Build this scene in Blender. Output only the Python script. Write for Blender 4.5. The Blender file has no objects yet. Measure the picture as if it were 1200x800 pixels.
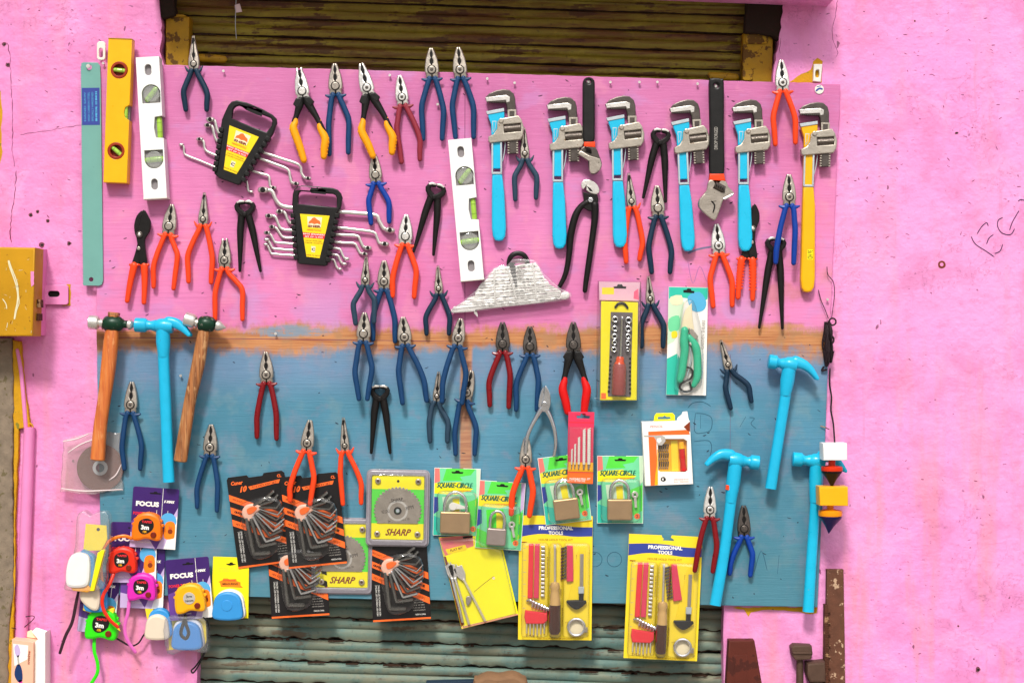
SUN, SANG, SKY, EXPO = 1.5, 10, .05, 1.2
import bpy, bmesh, math, random
from mathutils import Vector, geometry
random.seed(7)
S = 0.0015            # metres per unit of the layout grid on the board
D = 3.0               # camera distance from the board
sc = bpy.context.scene
COL = sc.collection
PI = math.pi

def lin(h, k=0.85):
    h = h.lstrip('#')
    r = []
    for i in (0, 2, 4):
        c = int(h[i:i+2], 16) / 255
        c = c / 12.92 if c <= 0.04045 else ((c + 0.055) / 1.055) ** 2.4
        r.append(c * k)
    return tuple(r) + (1,)

# ------------------------------------------------------------ materials
class N:
    """tiny node-graph helper"""
    def __init__(s, name):
        s.m = bpy.data.materials.new(name); s.m.use_nodes = True
        s.nt = s.m.node_tree; s.b = s.nt.nodes['Principled BSDF']; s.out = s.nt.nodes['Material Output']
    def n(s, t, **kw):
        x = s.nt.nodes.new(t)
        for k, v in kw.items(): setattr(x, k, v)
        return x
    def l(s, a, b): s.nt.links.new(a, b)
    def put(s, sock, v):
        if isinstance(v, bpy.types.NodeSocket): s.l(v, sock)
        else: sock.default_value = v
    def math(s, op, a, b=0.0, c=None, clamp=False):
        x = s.n('ShaderNodeMath', operation=op, use_clamp=clamp); s.put(x.inputs[0], a); s.put(x.inputs[1], b)
        if c is not None: s.put(x.inputs[2], c)
        return x.outputs[0]
    def mix(s, f, a, b, bt='MIX'):
        x = s.n('ShaderNodeMix', data_type='RGBA', blend_type=bt); s.put(x.inputs[0], f); s.put(x.inputs[6], a); s.put(x.inputs[7], b)
        return x.outputs[2]
    def coord(s, off=True):
        tc = s.n('ShaderNodeTexCoord').outputs['Object']
        if not off: return tc
        oi = s.n('ShaderNodeObjectInfo').outputs['Random']
        v = s.n('ShaderNodeVectorMath', operation='SCALE'); v.inputs[0].default_value = (7.3, 3.1, 5.7); s.l(oi, v.inputs['Scale'])
        a = s.n('ShaderNodeVectorMath', operation='ADD'); s.l(tc, a.inputs[0]); s.l(v.outputs[0], a.inputs[1])
        return a.outputs[0]
    def stretch(s, v, sc_):
        m = s.n('ShaderNodeMapping'); s.l(v, m.inputs[0]); m.inputs['Scale'].default_value = sc_
        return m.outputs[0]
    def noise(s, v, scale, detail=3, rough=.55, dist=0):
        x = s.n('ShaderNodeTexNoise'); s.l(v, x.inputs['Vector']); x.inputs['Scale'].default_value = scale
        x.inputs['Detail'].default_value = detail; x.inputs['Roughness'].default_value = rough; x.inputs['Distortion'].default_value = dist
        return x.outputs[0]
    def step(s, x, a, b):
        m = s.n('ShaderNodeMapRange', interpolation_type='SMOOTHSTEP'); s.put(m.inputs[0], x); m.inputs[1].default_value = a; m.inputs[2].default_value = b
        return m.outputs[0]
    def bump(s, h, strength=.3, dist=.001, prev=None):
        b = s.n('ShaderNodeBump'); s.l(h, b.inputs['Height']); b.inputs['Strength'].default_value = strength; b.inputs['Distance'].default_value = dist
        if prev is not None: s.l(prev, b.inputs['Normal'])
        return b.outputs[0]
    def done(s, col=None, rough=None, metal=None, nrm=None):
        if col is not None: s.put(s.b.inputs['Base Color'], col)
        if rough is not None: s.put(s.b.inputs['Roughness'], rough)
        if metal is not None: s.put(s.b.inputs['Metallic'], metal)
        if nrm is not None: s.l(nrm, s.b.inputs['Normal'])
        return s.m

MATS = {}
def pm(name, h, rough=.5, metal=0, var=.15, scale=90, bump=.15, wear=None, coat=0, k=.88, spec=.3):
    """paint, plastic, steel, paper: one colour with grime and a slightly uneven surface"""
    if name in MATS: return MATS[name]
    g = N(name); v = g.coord(); c = lin(h, k)
    ex = 1.08 if name.startswith('print_') else 1.22; k2 = .95 if name.startswith('print_') else k; c = tuple(k2 * (x / k) ** ex for x in c[:3]) + (1,)
    n1 = g.noise(v, scale, 4); n2 = g.noise(v, scale * 6, 2)
    f = g.math('MULTIPLY_ADD', n1, 2 * var, 1 - var)
    x = g.n('ShaderNodeVectorMath', operation='SCALE'); x.inputs[0].default_value = c[:3]; g.l(f, x.inputs['Scale'])
    colr = x.outputs[0]; r = g.math('MULTIPLY_ADD', n1, .25, rough - .12)
    if wear:
        w = g.step(g.noise(v, wear[2], 5, .65), .62 - wear[1], .66 - wear[1])
        colr = g.mix(w, colr, lin(wear[0])); r = g.math('MULTIPLY_ADD', w, .2, r, clamp=True)
    hh = g.math('ADD', n2, g.math('MULTIPLY', n1, 2))
    if coat: g.b.inputs['Coat Weight'].default_value = coat * .6; g.b.inputs['Coat Roughness'].default_value = .15
    g.b.inputs['Specular IOR Level'].default_value = spec
    MATS[name] = g.done(colr, r, metal, g.bump(hh, bump, .0006))
    return MATS[name]

def clear(name, tint='#ffffff', haze=.02, gloss=.5, rough=.07):
    g = N(name); t = g.n('ShaderNodeBsdfTransparent'); t.inputs[0].default_value = lin(tint, 1)
    gl = g.n('ShaderNodeBsdfGlossy'); gl.inputs['Roughness'].default_value = rough
    d = g.n('ShaderNodeBsdfDiffuse'); d.inputs[0].default_value = (.8, .8, .8, 1)
    v = g.coord(); nb = g.bump(g.noise(v, 70, 2, .5), .35, .002); g.l(nb, gl.inputs['Normal'])
    lw = g.n('ShaderNodeLayerWeight'); lw.inputs[0].default_value = .25; g.l(nb, lw.inputs['Normal'])
    m1 = g.n('ShaderNodeMixShader'); m1.inputs[0].default_value = haze; g.l(t.outputs[0], m1.inputs[1]); g.l(d.outputs[0], m1.inputs[2])
    m2 = g.n('ShaderNodeMixShader'); g.l(g.math('MULTIPLY_ADD', lw.outputs['Facing'], gloss * 1.6, .04, clamp=True), m2.inputs[0])
    g.l(m1.outputs[0], m2.inputs[1]); g.l(gl.outputs[0], m2.inputs[2]); g.l(m2.outputs[0], g.out.inputs[0])
    MATS[name] = g.m; return g.m

M = {}
M['steel'] = pm('bright_steel', '#eeeae4', .3, .8, .12, 70, .5, wear=('#8a8078', -.05, 130))
M['steel_grey'] = pm('grey_steel', '#c4bbb0', .32, .8, .22, 70, .55, wear=('#4b443e', -.03, 120))
M['steel_dark'] = pm('dark_steel', '#726b66', .34, .65, .25, 80, .5)
M['chrome'] = pm('chrome', '#e8e8ea', .16, 1, .08, 60, .05)
M['cast'] = pm('cast_frame', '#c6beb2', .36, .65, .16, 70, .5, wear=('#8a6a4c', -.02, 60))
M['blackm'] = pm('blackened_iron', '#2b2726', .42, .3, .35, 90, .3)
M['gap'] = pm('gap_shade_black', '#16110f', .6, 0, .1, 60, .1)  # near black: shade painted into holes and slots, also black print
M['navy'] = pm('navy_grip', '#1f4058', .42, 0, .22, 90, .12)
M['greyblue'] = pm('slate_blue_grip', '#3a5468', .48, 0, .22, 90, .12)
M['blue'] = pm('blue_grip', '#23527d', .4, 0, .2, 90, .12)
M['royal'] = pm('royal_blue_grip', '#1450a8', .38, 0, .2, 90, .12)
M['orange'] = pm('orange_red_grip', '#fa5c2c', .36, 0, .12, 90, .1)
M['red'] = pm('red_grip', '#e22222', .36, 0, .12, 90, .1)
M['dred'] = pm('dark_red_grip', '#8f1220', .3, 0, .2, 90, .1, coat=.3)
M['rose'] = pm('faded_maroon_grip', '#a04050', .42, 0, .2, 90, .1)
M['yel'] = pm('yellow_rubber', '#ffb414', .5, 0, .1, 90, .1)
M['blk'] = pm('black_plastic', '#262423', .42, 0, .3, 80, .2)
M['cyan'] = pm('cyan_enamel', '#26c8ea', .3, 0, .1, 50, .12, coat=.4, wear=('#6a9fb4', -.06, 85))
M['cyan2'] = pm('sky_blue_enamel', '#2cc2e6', .32, 0, .12, 60, .14, coat=.3, wear=('#4a8fa8', -.055, 75))
M['yenamel'] = pm('yellow_enamel', '#f8c20c', .32, 0, .08, 60, .08, coat=.3)
M['white'] = pm('white_enamel', '#f6f6f4', .4, 0, .05, 60, .05)
M['whitep'] = pm('white_plastic', '#efece4', .42, 0, .07, 60, .08)
M['silverp'] = pm('silver_paint', '#c9d2d6', .42, .3, .1, 100, .1)
M['green'] = pm('dark_green_paint', '#1d4a36', .35, .1, .3, 80, .3, wear=('#6b6a60', .03, 90))
def wood(name, a, b, c2, amt):
    g = N(name); v = g.coord()
    s1 = g.noise(g.stretch(v, (90, 30, 6)), 1.6, 5, .65, .4); s2 = g.noise(g.stretch(v, (260, 60, 14)), 1.5, 3, .6); n = g.noise(v, 26, 4, .6)
    c = g.mix(g.step(s1, .38, .64), lin(a), lin(b)); c = g.mix(g.math('MULTIPLY', g.step(s2, .48, .7), .5), c, lin(c2)); c = g.mix(g.math('MULTIPLY', g.step(g.math('ADD', g.math('MULTIPLY', n, .5), g.math('MULTIPLY', s1, .5)), .55-amt, .6-amt), .75), c, lin(c2))
    MATS[name] = g.done(c, .5, 0, g.bump(s1, .4, .0012)); return g.m
M['wood'] = wood('orange_varnished_ash', '#dd7a30', '#c4602a', '#e8a060', -.03)
M['woodend'] = pm('bare_wood_end', '#c79a66', .7, 0, .25, 90, .3)
M['woodold'] = wood('worn_handle_wood', '#b8743e', '#7c4620', '#dba872', -.01)
M['vial'] = pm('green_vial', '#b2d85c', .15, 0, .1, 80, .02, coat=.6)
M['recess'] = pm('grey_recess', '#9a9496', .6, 0, .1, 80, .1)
M['rim'] = pm('dark_red_vial_ring', '#a8401c', .4, 0, .1, 80, .1)
M['teal'] = pm('teal_saw_paint', '#86b8b0', .45, .1, .08, 30, .15, wear=('#5f8a82', -.06, 70))
M['rust'] = pm('rusty_iron', '#6a4432', .8, .15, .45, 70, .8, wear=('#b08a66', .06, 55))
M['brass'] = pm('satin_brass', '#c4a680', .36, .6, .12, 60, .15)
M['ink'] = pm('marker_ink', '#35205c', .6, 0, .2, 60, 0)
M['clear'] = clear('clear_blister')
M['bag'] = clear('cloudy_polythene', '#fff8f6', .13, .45, .15)
M['cellar'] = clear('amber_acetate', '#ffd9a0', .05, .4, .08)
def paper(name, h, rough=.42, var=.07): return pm('print_' + name, h, rough, 0, var, 40, .06, coat=.15)
for k_, h_ in dict(black='#1c191a', orange='#fa7430', yellow='#f6e81c', ywarm='#f8dc34', lemon='#fbf21a', green='#5fdc4c', mint='#7ad9a4', teal='#38c4ac', white='#f4f1ea', grey='#b9b4ac',
        purple='#43236e', violet='#6d4699', lilac='#c9b4dc', pink='#ef6a8c', red='#e8303c', crimson='#dc3a5e', brown='#8a3a16', blue='#3c4c9c', sky='#5bb4dc', deep='#1d6a56', peach='#f2b08c', cream='#f2e4c0',
        magenta='#e246b0', lime='#4fe82c', amber='#f58a1c', tred='#e8402c', tyellow='#fbb81c', skyp='#5cb0e0', navy='#1d3a6c', pale='#cfe6c8', salmon='#e88078').items():
    M['p_' + k_] = paper(k_, h_)

# ------------------------------------------------------------ mesh builder
_txt = {}
def text_tris(s, bold, shear):
    key = (s, bold, shear)
    if key in _txt: return _txt[key]
    cu = bpy.data.curves.new('lettering', 'FONT'); cu.body = s; cu.size = 1; cu.offset = bold; cu.shear = shear; cu.resolution_u = 2
    o = bpy.data.objects.new('lettering', cu); COL.objects.link(o)
    dg = bpy.context.evaluated_depsgraph_get(); me = bpy.data.meshes.new_from_object(o.evaluated_get(dg))
    vs = [(v.co.x, v.co.y) for v in me.vertices]; fs = [tuple(p.vertices) for p in me.polygons]
    bpy.data.objects.remove(o); bpy.data.curves.remove(cu); bpy.data.meshes.remove(me)
    _txt[key] = (vs, fs); return _txt[key]

def area(p): return sum(p[i][0] * p[(i+1) % len(p)][1] - p[(i+1) % len(p)][0] * p[i][1] for i in range(len(p))) / 2
def inset(p, b):
    n = len(p); out = []
    for i in range(n):
        a, c, d = Vector(p[i-1]), Vector(p[i]), Vector(p[(i+1) % n])
        e1 = (c - a); e2 = (d - c)
        if e1.length < 1e-9 or e2.length < 1e-9: out.append(tuple(c)); continue
        e1.normalize(); e2.normalize()
        n1 = Vector((-e1.y, e1.x)); n2 = Vector((-e2.y, e2.x)); m = n1 + n2
        if m.length < 1e-4: m = n1
        m.normalize(); k = b / max(.5, m.dot(n1)); out.append((c.x + m.x * k, c.y + m.y * k))
    return out
def sm(p, n=4):
    """closed smooth outline"""
    out = []; L = len(p)
    for i in range(L):
        a, b, c, d = [Vector(p[(i + j) % L]) for j in (-1, 0, 1, 2)]
        for k in range(n):
            t = k / n
            out.append(tuple(.5 * ((2*b) + (c-a)*t + (2*a-5*b+4*c-d)*t*t + (3*b-a-3*c+d)*t**3)))
    return out
def cr(p, n=6):
    """open smooth path, any dimension"""
    out = []; q = [p[0]] + list(p) + [p[-1]]; K = len(p[0])
    for i in range(1, len(q) - 2):
        for k in range(n):
            t = k / n; out.append(tuple(.5 * (2*q[i][j] + (q[i+1][j]-q[i-1][j])*t + (2*q[i-1][j]-5*q[i][j]+4*q[i+1][j]-q[i+2][j])*t*t + (3*q[i][j]-q[i-1][j]-3*q[i+1][j]+q[i+2][j])*t**3) for j in range(K)))
    out.append(tuple(p[-1])); return out
def circ(u, v, r, n=20, a0=0): return [(u + r * math.cos(a0 + 2*PI*i/n), v + r * math.sin(a0 + 2*PI*i/n)) for i in range(n)]
def rect(u0, v0, u1, v1): return [(u0, v0), (u1, v0), (u1, v1), (u0, v1)]
def rrect(u0, v0, u1, v1, r, n=4):
    o = []
    for cx, cy, a in ((u1-r, v0+r, -PI/2), (u1-r, v1-r, 0), (u0+r, v1-r, PI/2), (u0+r, v0+r, PI)):
        for i in range(n+1): t = a + PI/2*i/n; o.append((cx + r*math.cos(t), cy + r*math.sin(t)))
    return o

class MB:
    """collects shapes in layout units: u right, v down, d out of the board"""
    def __init__(s, o=(0, 0), k=1.0):
        s.o = o; s.k = k; s.v = []; s.f = []; s.m = []; s.mats = []
    def mi(s, m):
        m = M[m] if isinstance(m, str) else m
        if m not in s.mats: s.mats.append(m)
        return s.mats.index(m)
    def add(s, vs, fs, mat):
        b = len(s.v); s.v += vs; mi = s.mi(mat)
        for f in fs: s.f.append(tuple(b + i for i in f)); s.m.append(mi)
    def ext(s, p, d0, d1, mat, bev=.6, holes=(), side=None, back=False):
        if area(p) < 0: p = p[::-1]
        hs = [h[::-1] if area(h) > 0 else h for h in holes]
        hs = [list(h) for h in hs]; bev = min(bev, abs(d1 - d0) * .9)
        loops = [list(p)] + hs
        sgn = 1 if d1 > d0 else -1
        capin = []
        for L in loops:
            n = len(L); rings = [[(x, y, d0) for x, y in L], [(x, y, d1 - sgn*bev) for x, y in L]]
            if bev > 0:
                q = inset(L, bev * .3); rings.append([(x, y, d1 - sgn*bev*.3) for x, y in q])
                q = inset(L, bev); rings.append([(x, y, d1) for x, y in q]); capin.append(q)
            else: capin.append(L)
            vs = [c for r in rings for c in r]; fs = []
            for r in range(len(rings) - 1):
                for i in range(n): j = (i+1) % n; fs.append((r*n+i, r*n+j, (r+1)*n+j, (r+1)*n+i))
            s.add(vs, fs, side or mat)
        s.cap(capin, d1, mat)
        if back: s.cap(loops, d0, mat)
    def cap(s, loops, d, mat):
        polys = [[Vector((x, y, 0)) for x, y in L] for L in loops]
        tr = geometry.tessellate_polygon(polys)
        s.add([(p.x, p.y, d) for L in polys for p in L], [tuple(t) for t in tr], mat)
    def poly(s, p, d, mat): s.cap([p], d, mat)
    def tube(s, pts, mat, seg=10, n=5, flat=1.0, smooth=True, rnd=True, power=1.0):
        P = cr(pts, n) if smooth and len(pts) > 2 else list(pts)
        C = [Vector(p[:3]) for p in P]; R = [p[3] for p in P]; T = []
        for i in range(len(C)):
            t = C[min(i+1, len(C)-1)] - C[max(i-1, 0)]
            T.append(t.normalized() if t.length > 1e-6 else (T[-1] if T else Vector((0, 1, 0))))
        rings = []
        seq = [(C[i], T[i], R[i]) for i in range(len(C))]
        if rnd:
            a = [(C[0] - T[0]*R[0]*math.sin(x), T[0], R[0]*math.cos(x)) for x in (1.35, .9, .45)]
            b = [(C[-1] + T[-1]*R[-1]*math.sin(x), T[-1], R[-1]*math.cos(x)) for x in (.45, .9, 1.35)]
            seq = a + seq + b
        vs = []
        for c, t, r in seq:
            sd = t.cross(Vector((0, 0, 1)))
            sd = sd.normalized() if sd.length > .05 else Vector((1, 0, 0))
            up = sd.cross(t).normalized()
            for k in range(seg):
                a = 2*PI*k/seg; ca, sa = math.cos(a), math.sin(a)
                if power != 1: ca = math.copysign(abs(ca)**power, ca); sa = math.copysign(abs(sa)**power, sa)
                vs.append(tuple(c + sd*r*ca + up*r*flat*sa))
        m = len(seq); fs = [(r*seg+i, r*seg+(i+1) % seg, (r+1)*seg+(i+1) % seg, (r+1)*seg+i) for r in range(m-1) for i in range(seg)]
        fs += [tuple(range(seg)), tuple((m-1)*seg+i for i in range(seg))]
        s.add(vs, fs, mat)
    def lathe(s, a, b, prof, mat, seg=20):
        A, B = Vector(a), Vector(b)
        s.tube([tuple(A.lerp(B, t)) + (r,) for t, r in prof], mat, seg, smooth=False, rnd=False)
    def disc(s, u, v, r, d0, d1, mat, bev=.4, n=20): s.ext(circ(u, v, r, n), d0, d1, mat, bev)
    def ring(s, u, v, r0, r1, d0, d1, mat, bev=.3, n=28): s.ext(circ(u, v, r1, n), d0, d1, mat, bev, holes=[circ(u, v, r0, n)])
    def torus(s, u, v, d, R, r, mat, a0=0, a1=2*PI, n=28, seg=8):
        s.tube([(u + R*math.cos(a0+(a1-a0)*i/n), v + R*math.sin(a0+(a1-a0)*i/n), d, r) for i in range(n+1)], mat, seg, smooth=False, rnd=a1-a0 < 6.2)
    def text(s, t, u, v, w, h, d, mat, rot=0, bold=.02, shear=0):
        """lettering fitted to a box w x h centred on (u, v), printed on the surface"""
        if '-' in t: bold = 0
        vs, fs = text_tris(t, bold, shear)
        if not vs: return
        xs = [p[0] for p in vs]; ys = [p[1] for p in vs]; x0, x1, y0, y1 = min(xs), max(xs), min(ys), max(ys)
        ca, sa = math.cos(math.radians(rot)), math.sin(math.radians(rot)); o = []
        for x, y in vs:
            X = ((x-x0)/(x1-x0)-.5)*w; Y = -((y-y0)/(y1-y0)-.5)*h
            o.append((u + X*ca - Y*sa, v + X*sa + Y*ca, d))
        s.add(o, fs, mat)
        if '-' in t:
            for q in (.25, .5, .75): s.add([(x + q*ca, y + q*sa, z + .01*q) for x, y, z in o], fs, mat)
    def stroke(s, pts, w, d, mat, n=4):
        P = cr([tuple(p) for p in pts], n) if len(pts) > 2 else pts
        vs = []
        for i, p in enumerate(P):
            a = Vector(P[max(i-1, 0)]); b = Vector(P[min(i+1, len(P)-1)]); t = (b-a).normalized(); q = Vector((-t.y, t.x))*w/2
            ww = .55 if i in (0, len(P)-1) else 1
            vs += [(p[0]+q.x*ww, p[1]+q.y*ww, d), (p[0]-q.x*ww, p[1]-q.y*ww, d)]
        s.add(vs, [(2*i, 2*i+1, 2*i+3, 2*i+2) for i in range(len(P)-1)], mat)
    def build(s, name, parent=None, ang=38, bev=0):
        me = bpy.data.meshes.new(name)
        co = [((x - s.o[0]) * S * s.k, -d * S, -(y - s.o[1]) * S * s.k) for x, y, d in s.v]
        me.from_pydata(co, [], s.f)
        for m in s.mats: me.materials.append(m)
        me.polygons.foreach_set('material_index', s.m)
        bm = bmesh.new(); bm.from_mesh(me); bmesh.ops.recalc_face_normals(bm, faces=bm.faces); bm.to_mesh(me); bm.free()
        me.polygons.foreach_set('use_smooth', [True] * len(me.polygons)); me.set_sharp_from_angle(angle=math.radians(ang))
        o = bpy.data.objects.new(name, me); COL.objects.link(o)
        if parent is not None: o.parent = parent
        return o

def place(u, v, d, dc=None):
    k = 1 - (d if dc is None else dc) * S / D
    return ((u - 600) * S * k, -d * S, (400 - v) * S * k)
def tag(o, label=None, cat=None, group=None, kind=None):
    if label: o['label'] = label
    if cat: o['category'] = cat
    if group: o['group'] = group
    if kind: o['kind'] = kind
    return o
def thing(name, label, cat, u, v, d=0, rot=0, group=None, dc=None):
    o = bpy.data.objects.new(name, None); COL.objects.link(o); o.empty_display_size = .02
    o.location = place(u, v, d, (d + 5) if dc is None else dc); o.rotation_euler = (0, math.radians(rot), 0)
    return tag(o, label, cat, group)
def kids(o): return [c for c in bpy.data.objects if c.parent == o]
def dup(root, u, v, d, rot, label):
    r = root.copy(); COL.objects.link(r); r.location = place(u, v, d, d + 5); r.rotation_euler = (0, math.radians(rot), 0); r['label'] = label
    for ch in kids(root):
        c = ch.copy(); COL.objects.link(c); c.parent = r
        for g in kids(ch):
            e = g.copy(); COL.objects.link(e); e.parent = c
    return r
M['p_pinkpale'] = paper('pale_pink', '#e8b8c8'); M['lens'] = clear('vial_lens', '#f0f4ea', .22, .4, .06); M['p_peachb'] = paper('peach_box', '#f4bca0')
M['greytray'] = pm('dark_grey_tray', '#807878', .35, 0, .15, 60, .2)
M['orangetr'] = pm('clear_orange_handle', '#e8602c', .2, 0, .1, 60, .05, coat=.6); M['amberred'] = pm('ribbed_red_amber_handle', '#b0605a', .25, 0, .15, 60, .1, coat=.6)
M['minth'] = pm('mint_handle', '#44cda4', .35, 0, .06, 60, .05, coat=.3)
M['strapd'] = pm('dark_plum_strap', '#4a2a38', .6, 0, .2); M['bag2'] = clear('thin_bag', '#f4f6ff', .1, .4, .12); M['bagfold'] = pm('bag_fold', '#f4e6e6', .3, 0, .05, 60, .1)
M['t_dorange'] = pm('deep_orange_plastic', '#e2481c', .35, 0, .08); M['t_dyellow'] = pm('amber_yellow_plastic', '#f8a814', .35, 0, .08); M['navyp'] = pm('navy_plastic', '#2a2566', .35, 0, .1)
M['cordm'] = pm('black_cord', '#332028', .7, 0, .2, 200, .3); M['rustwood'] = pm('red_brown_wood', '#6e3424', .65, 0, .3, 30, .4, wear=('#4a2018', .08, 30)); M['rustg'] = pm('grey_brown_iron', '#6b5548', .6, .2, .3, 60, .5)
M['rustpale'] = pm('scabby_rust', '#7a5442', .75, .1, .45, 70, .7, wear=('#cbaa8c', .035, 62)); M['conc2'] = pm('brown_stone', '#9a7a5e', .85, 0, .3, 40, .5); M['navyb'] = pm('dark_blue_board', '#33485c', .6, 0, .2)
# ------------------------------------------------------------ setting: wall, board, shutters
def wall_mat():
    g = N('pink_plaster_paint'); v = g.coord(False)
    big = g.noise(v, 1.7, 4, .6); mid = g.noise(v, 9, 5, .65); fine = g.noise(v, 140, 4, .6); m3 = g.noise(v, 34, 4, .65)
    sx = g.n('ShaderNodeSeparateXYZ'); g.l(v, sx.inputs[0])
    side = g.step(sx.outputs[0], -.75, .75)
    c = g.mix(side, lin('#f08cca'), lin('#fa9bdb'))
    c = g.mix(g.math('MULTIPLY', g.step(big, .4, .62), .55), c, lin('#faa6dc'))
    c = g.mix(g.math('MULTIPLY', g.step(mid, .44, .66), .6), c, lin('#e080b6'))
    c = g.mix(g.math('MULTIPLY', g.step(g.noise(v, 13, 4, .6, .5), .52, .66), .4), c, lin('#ffb0e4'))
    c = g.mix(g.math('MULTIPLY', g.step(m3, .55, .7), .35), c, lin('#d67cb0'))
    st = g.noise(g.stretch(v, (9, 1, 1.2)), 2.2, 4, .6)
    low = g.math('SUBTRACT', 1, g.step(sx.outputs[2], -.45, .15))
    c = g.mix(g.math('MULTIPLY', g.math('MULTIPLY', g.step(st, .47, .68), g.math('MULTIPLY_ADD', low, .5, .25)), .8), c, lin('#ee94a0'))
    sp = g.noise(g.stretch(v, (1, 1, 2.0)), 75, 3, .6); area_ = g.noise(v, 5, 3); 
    c = g.mix(g.math('MULTIPLY', g.math('MULTIPLY', g.step(sp, .655, .70), g.step(area_, .46, .58)), .7), c, lin('#95507c'))
    pit = g.noise(g.stretch(v, (1.6, 1, 1)), 46, 2, .5)
    c = g.mix(g.math('MULTIPLY', g.step(pit, .74, .765), .8), c, lin('#6a3050')); grime = g.noise(v, 4.3, 6, .7, .8); c = g.mix(g.math('MULTIPLY', g.step(grime, .58, .76), .25), c, lin('#b06a92'))
    cr_ = g.noise(v, 16, 6, .72, .4); line = g.math('SUBTRACT', 1, g.step(g.math('ABSOLUTE', g.math('SUBTRACT', cr_, .5)), .0, .005))
    crk = g.math('MULTIPLY', line, g.step(g.noise(v, 4.1, 3), .53, .62))
    c = g.mix(g.math('MULTIPLY', crk, .5), c, lin('#a2588a'))
    drip = g.noise(g.stretch(v, (22, 1, 1.4)), 2.4, 4, .65); c = g.mix(g.math('MULTIPLY', g.step(drip, .6, .72), .3), c, lin('#c8749c'))
    hz = g.noise(g.stretch(v, (1, 1, 5)), 20, 4, .6)
    h = g.math('ADD', g.math('MULTIPLY', mid, 2.4), g.math('ADD', g.math('MULTIPLY', fine, .3), g.math('ADD', g.math('MULTIPLY', m3, .9), g.math('MULTIPLY', hz, .35))))
    h = g.math('ADD', h, g.math('MULTIPLY', crk, -.6))
    return g.done(c, .6, 0, g.bump(h, .5, .004))
M['wall'] = wall_mat()
def board_mat():
    g = N('painted_plywood'); v = g.coord(False)
    sx = g.n('ShaderNodeSeparateXYZ'); g.l(v, sx.inputs[0])
    U = g.math('MULTIPLY_ADD', sx.outputs[0], 1/S, 600); V = g.math('MULTIPLY_ADD', sx.outputs[2], -1/S, 400)
    grain = g.noise(g.stretch(v, (3, 1, 90)), 2.5, 5, .6); grain2 = g.noise(g.stretch(v, (12, 1, 260)), 2.5, 4, .6)
    big = g.noise(v, 3.2, 4, .6); mid = g.noise(v, 14, 5, .65)
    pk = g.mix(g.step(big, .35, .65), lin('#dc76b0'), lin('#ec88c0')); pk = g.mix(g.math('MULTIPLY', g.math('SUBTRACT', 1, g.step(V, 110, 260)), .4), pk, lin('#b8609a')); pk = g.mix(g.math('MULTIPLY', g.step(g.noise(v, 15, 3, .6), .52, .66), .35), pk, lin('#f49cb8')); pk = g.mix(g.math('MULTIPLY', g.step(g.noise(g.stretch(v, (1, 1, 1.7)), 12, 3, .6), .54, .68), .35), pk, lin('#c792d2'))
    pk = g.mix(g.math('MULTIPLY', g.step(grain, .42, .7), .38), pk, lin('#c9689f'))
    pk = g.mix(g.math('MULTIPLY', g.step(grain2, .5, .75), .28), pk, lin('#f0a4d6'))
    right = g.math('MULTIPLY', g.step(U, 590, 900), g.step(V, 210, 330))
    pk = g.mix(g.math('MULTIPLY', g.math('MULTIPLY', right, g.step(mid, .45, .62)), .5), pk, lin('#c9796a'))
    pk = g.mix(g.math('MULTIPLY', g.math('MULTIPLY', g.step(V, 300, 375), g.step(g.noise(v, 8, 4), .5, .62)), .55), pk, lin('#c29ad2'))
    bl = g.mix(g.step(big, .35, .68), lin('#3f8098'), lin('#5594b0'))
    bl = g.mix(g.math('MULTIPLY', g.step(g.noise(v, 17, 3, .6), .5, .66), .45), bl, lin('#7898a0')); bl = g.mix(g.math('MULTIPLY', g.step(g.noise(v, 10.5, 3, .6), .53, .68), .45), bl, lin('#569cb4')); bl = g.mix(g.math('MULTIPLY', g.step(g.noise(v, 21, 3, .6), .56, .7), .45), bl, lin('#7f829c'))
    bl = g.mix(g.math('MULTIPLY', g.step(grain, .42, .7), .35), bl, lin('#3f7a92'))
    bl = g.mix(g.math('MULTIPLY', g.step(V, 520, 700), .55), bl, lin('#4a8490'))
    bl = g.mix(g.math('MULTIPLY', g.math('MULTIPLY', g.step(mid, .5, .68), .35), 1), bl, lin('#8d8a9c'))
    bl = g.mix(g.math('MULTIPLY', g.math('SUBTRACT', 1, g.step(V, 430, 480)), .35), bl, lin('#8a92c0'))
    og = g.mix(g.step(grain, .4, .7), lin('#cf8e58'), lin('#ad6436'))
    wob = g.math('MULTIPLY', g.math('SUBTRACT', g.noise(g.stretch(v, (1, 1, 1)), 4.2, 5, .6), .5), 60)
    wob2 = g.math('MULTIPLY', g.math('SUBTRACT', g.noise(g.stretch(v, (1, 1, 3)), 7, 4, .6), .5), 34)
    og = g.mix(g.math('MULTIPLY', g.step(g.noise(v, 24, 3), .5, .62), .5), og, lin('#a8825c'))
    fz = g.math('MULTIPLY', g.math('SUBTRACT', g.noise(g.stretch(v, (1.6, 1, .8)), 38, 5, .75), .5), 30)
    e1 = g.step(g.math('ADD', g.math('ADD', V, wob2), fz), 377, 391)                     # pink gives way
    e2 = g.step(g.math('ADD', fz, g.math('ADD', V, g.math('ADD', wob, wob2))), 402, 420)   # blue starts
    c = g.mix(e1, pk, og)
    ax = g.math('MULTIPLY', g.math('SUBTRACT', U, 340), 1/52); ay = g.math('MULTIPLY', g.math('SUBTRACT', g.math('ADD', V, g.math('MULTIPLY', wob2, .35)), 389), 1/8)
    el = g.math('SUBTRACT', 1, g.step(g.math('ADD', g.math('MULTIPLY', fz, .09), g.math('ADD', g.math('MULTIPLY', ax, ax), g.math('MULTIPLY', ay, ay))), .3, 1.2))
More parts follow.
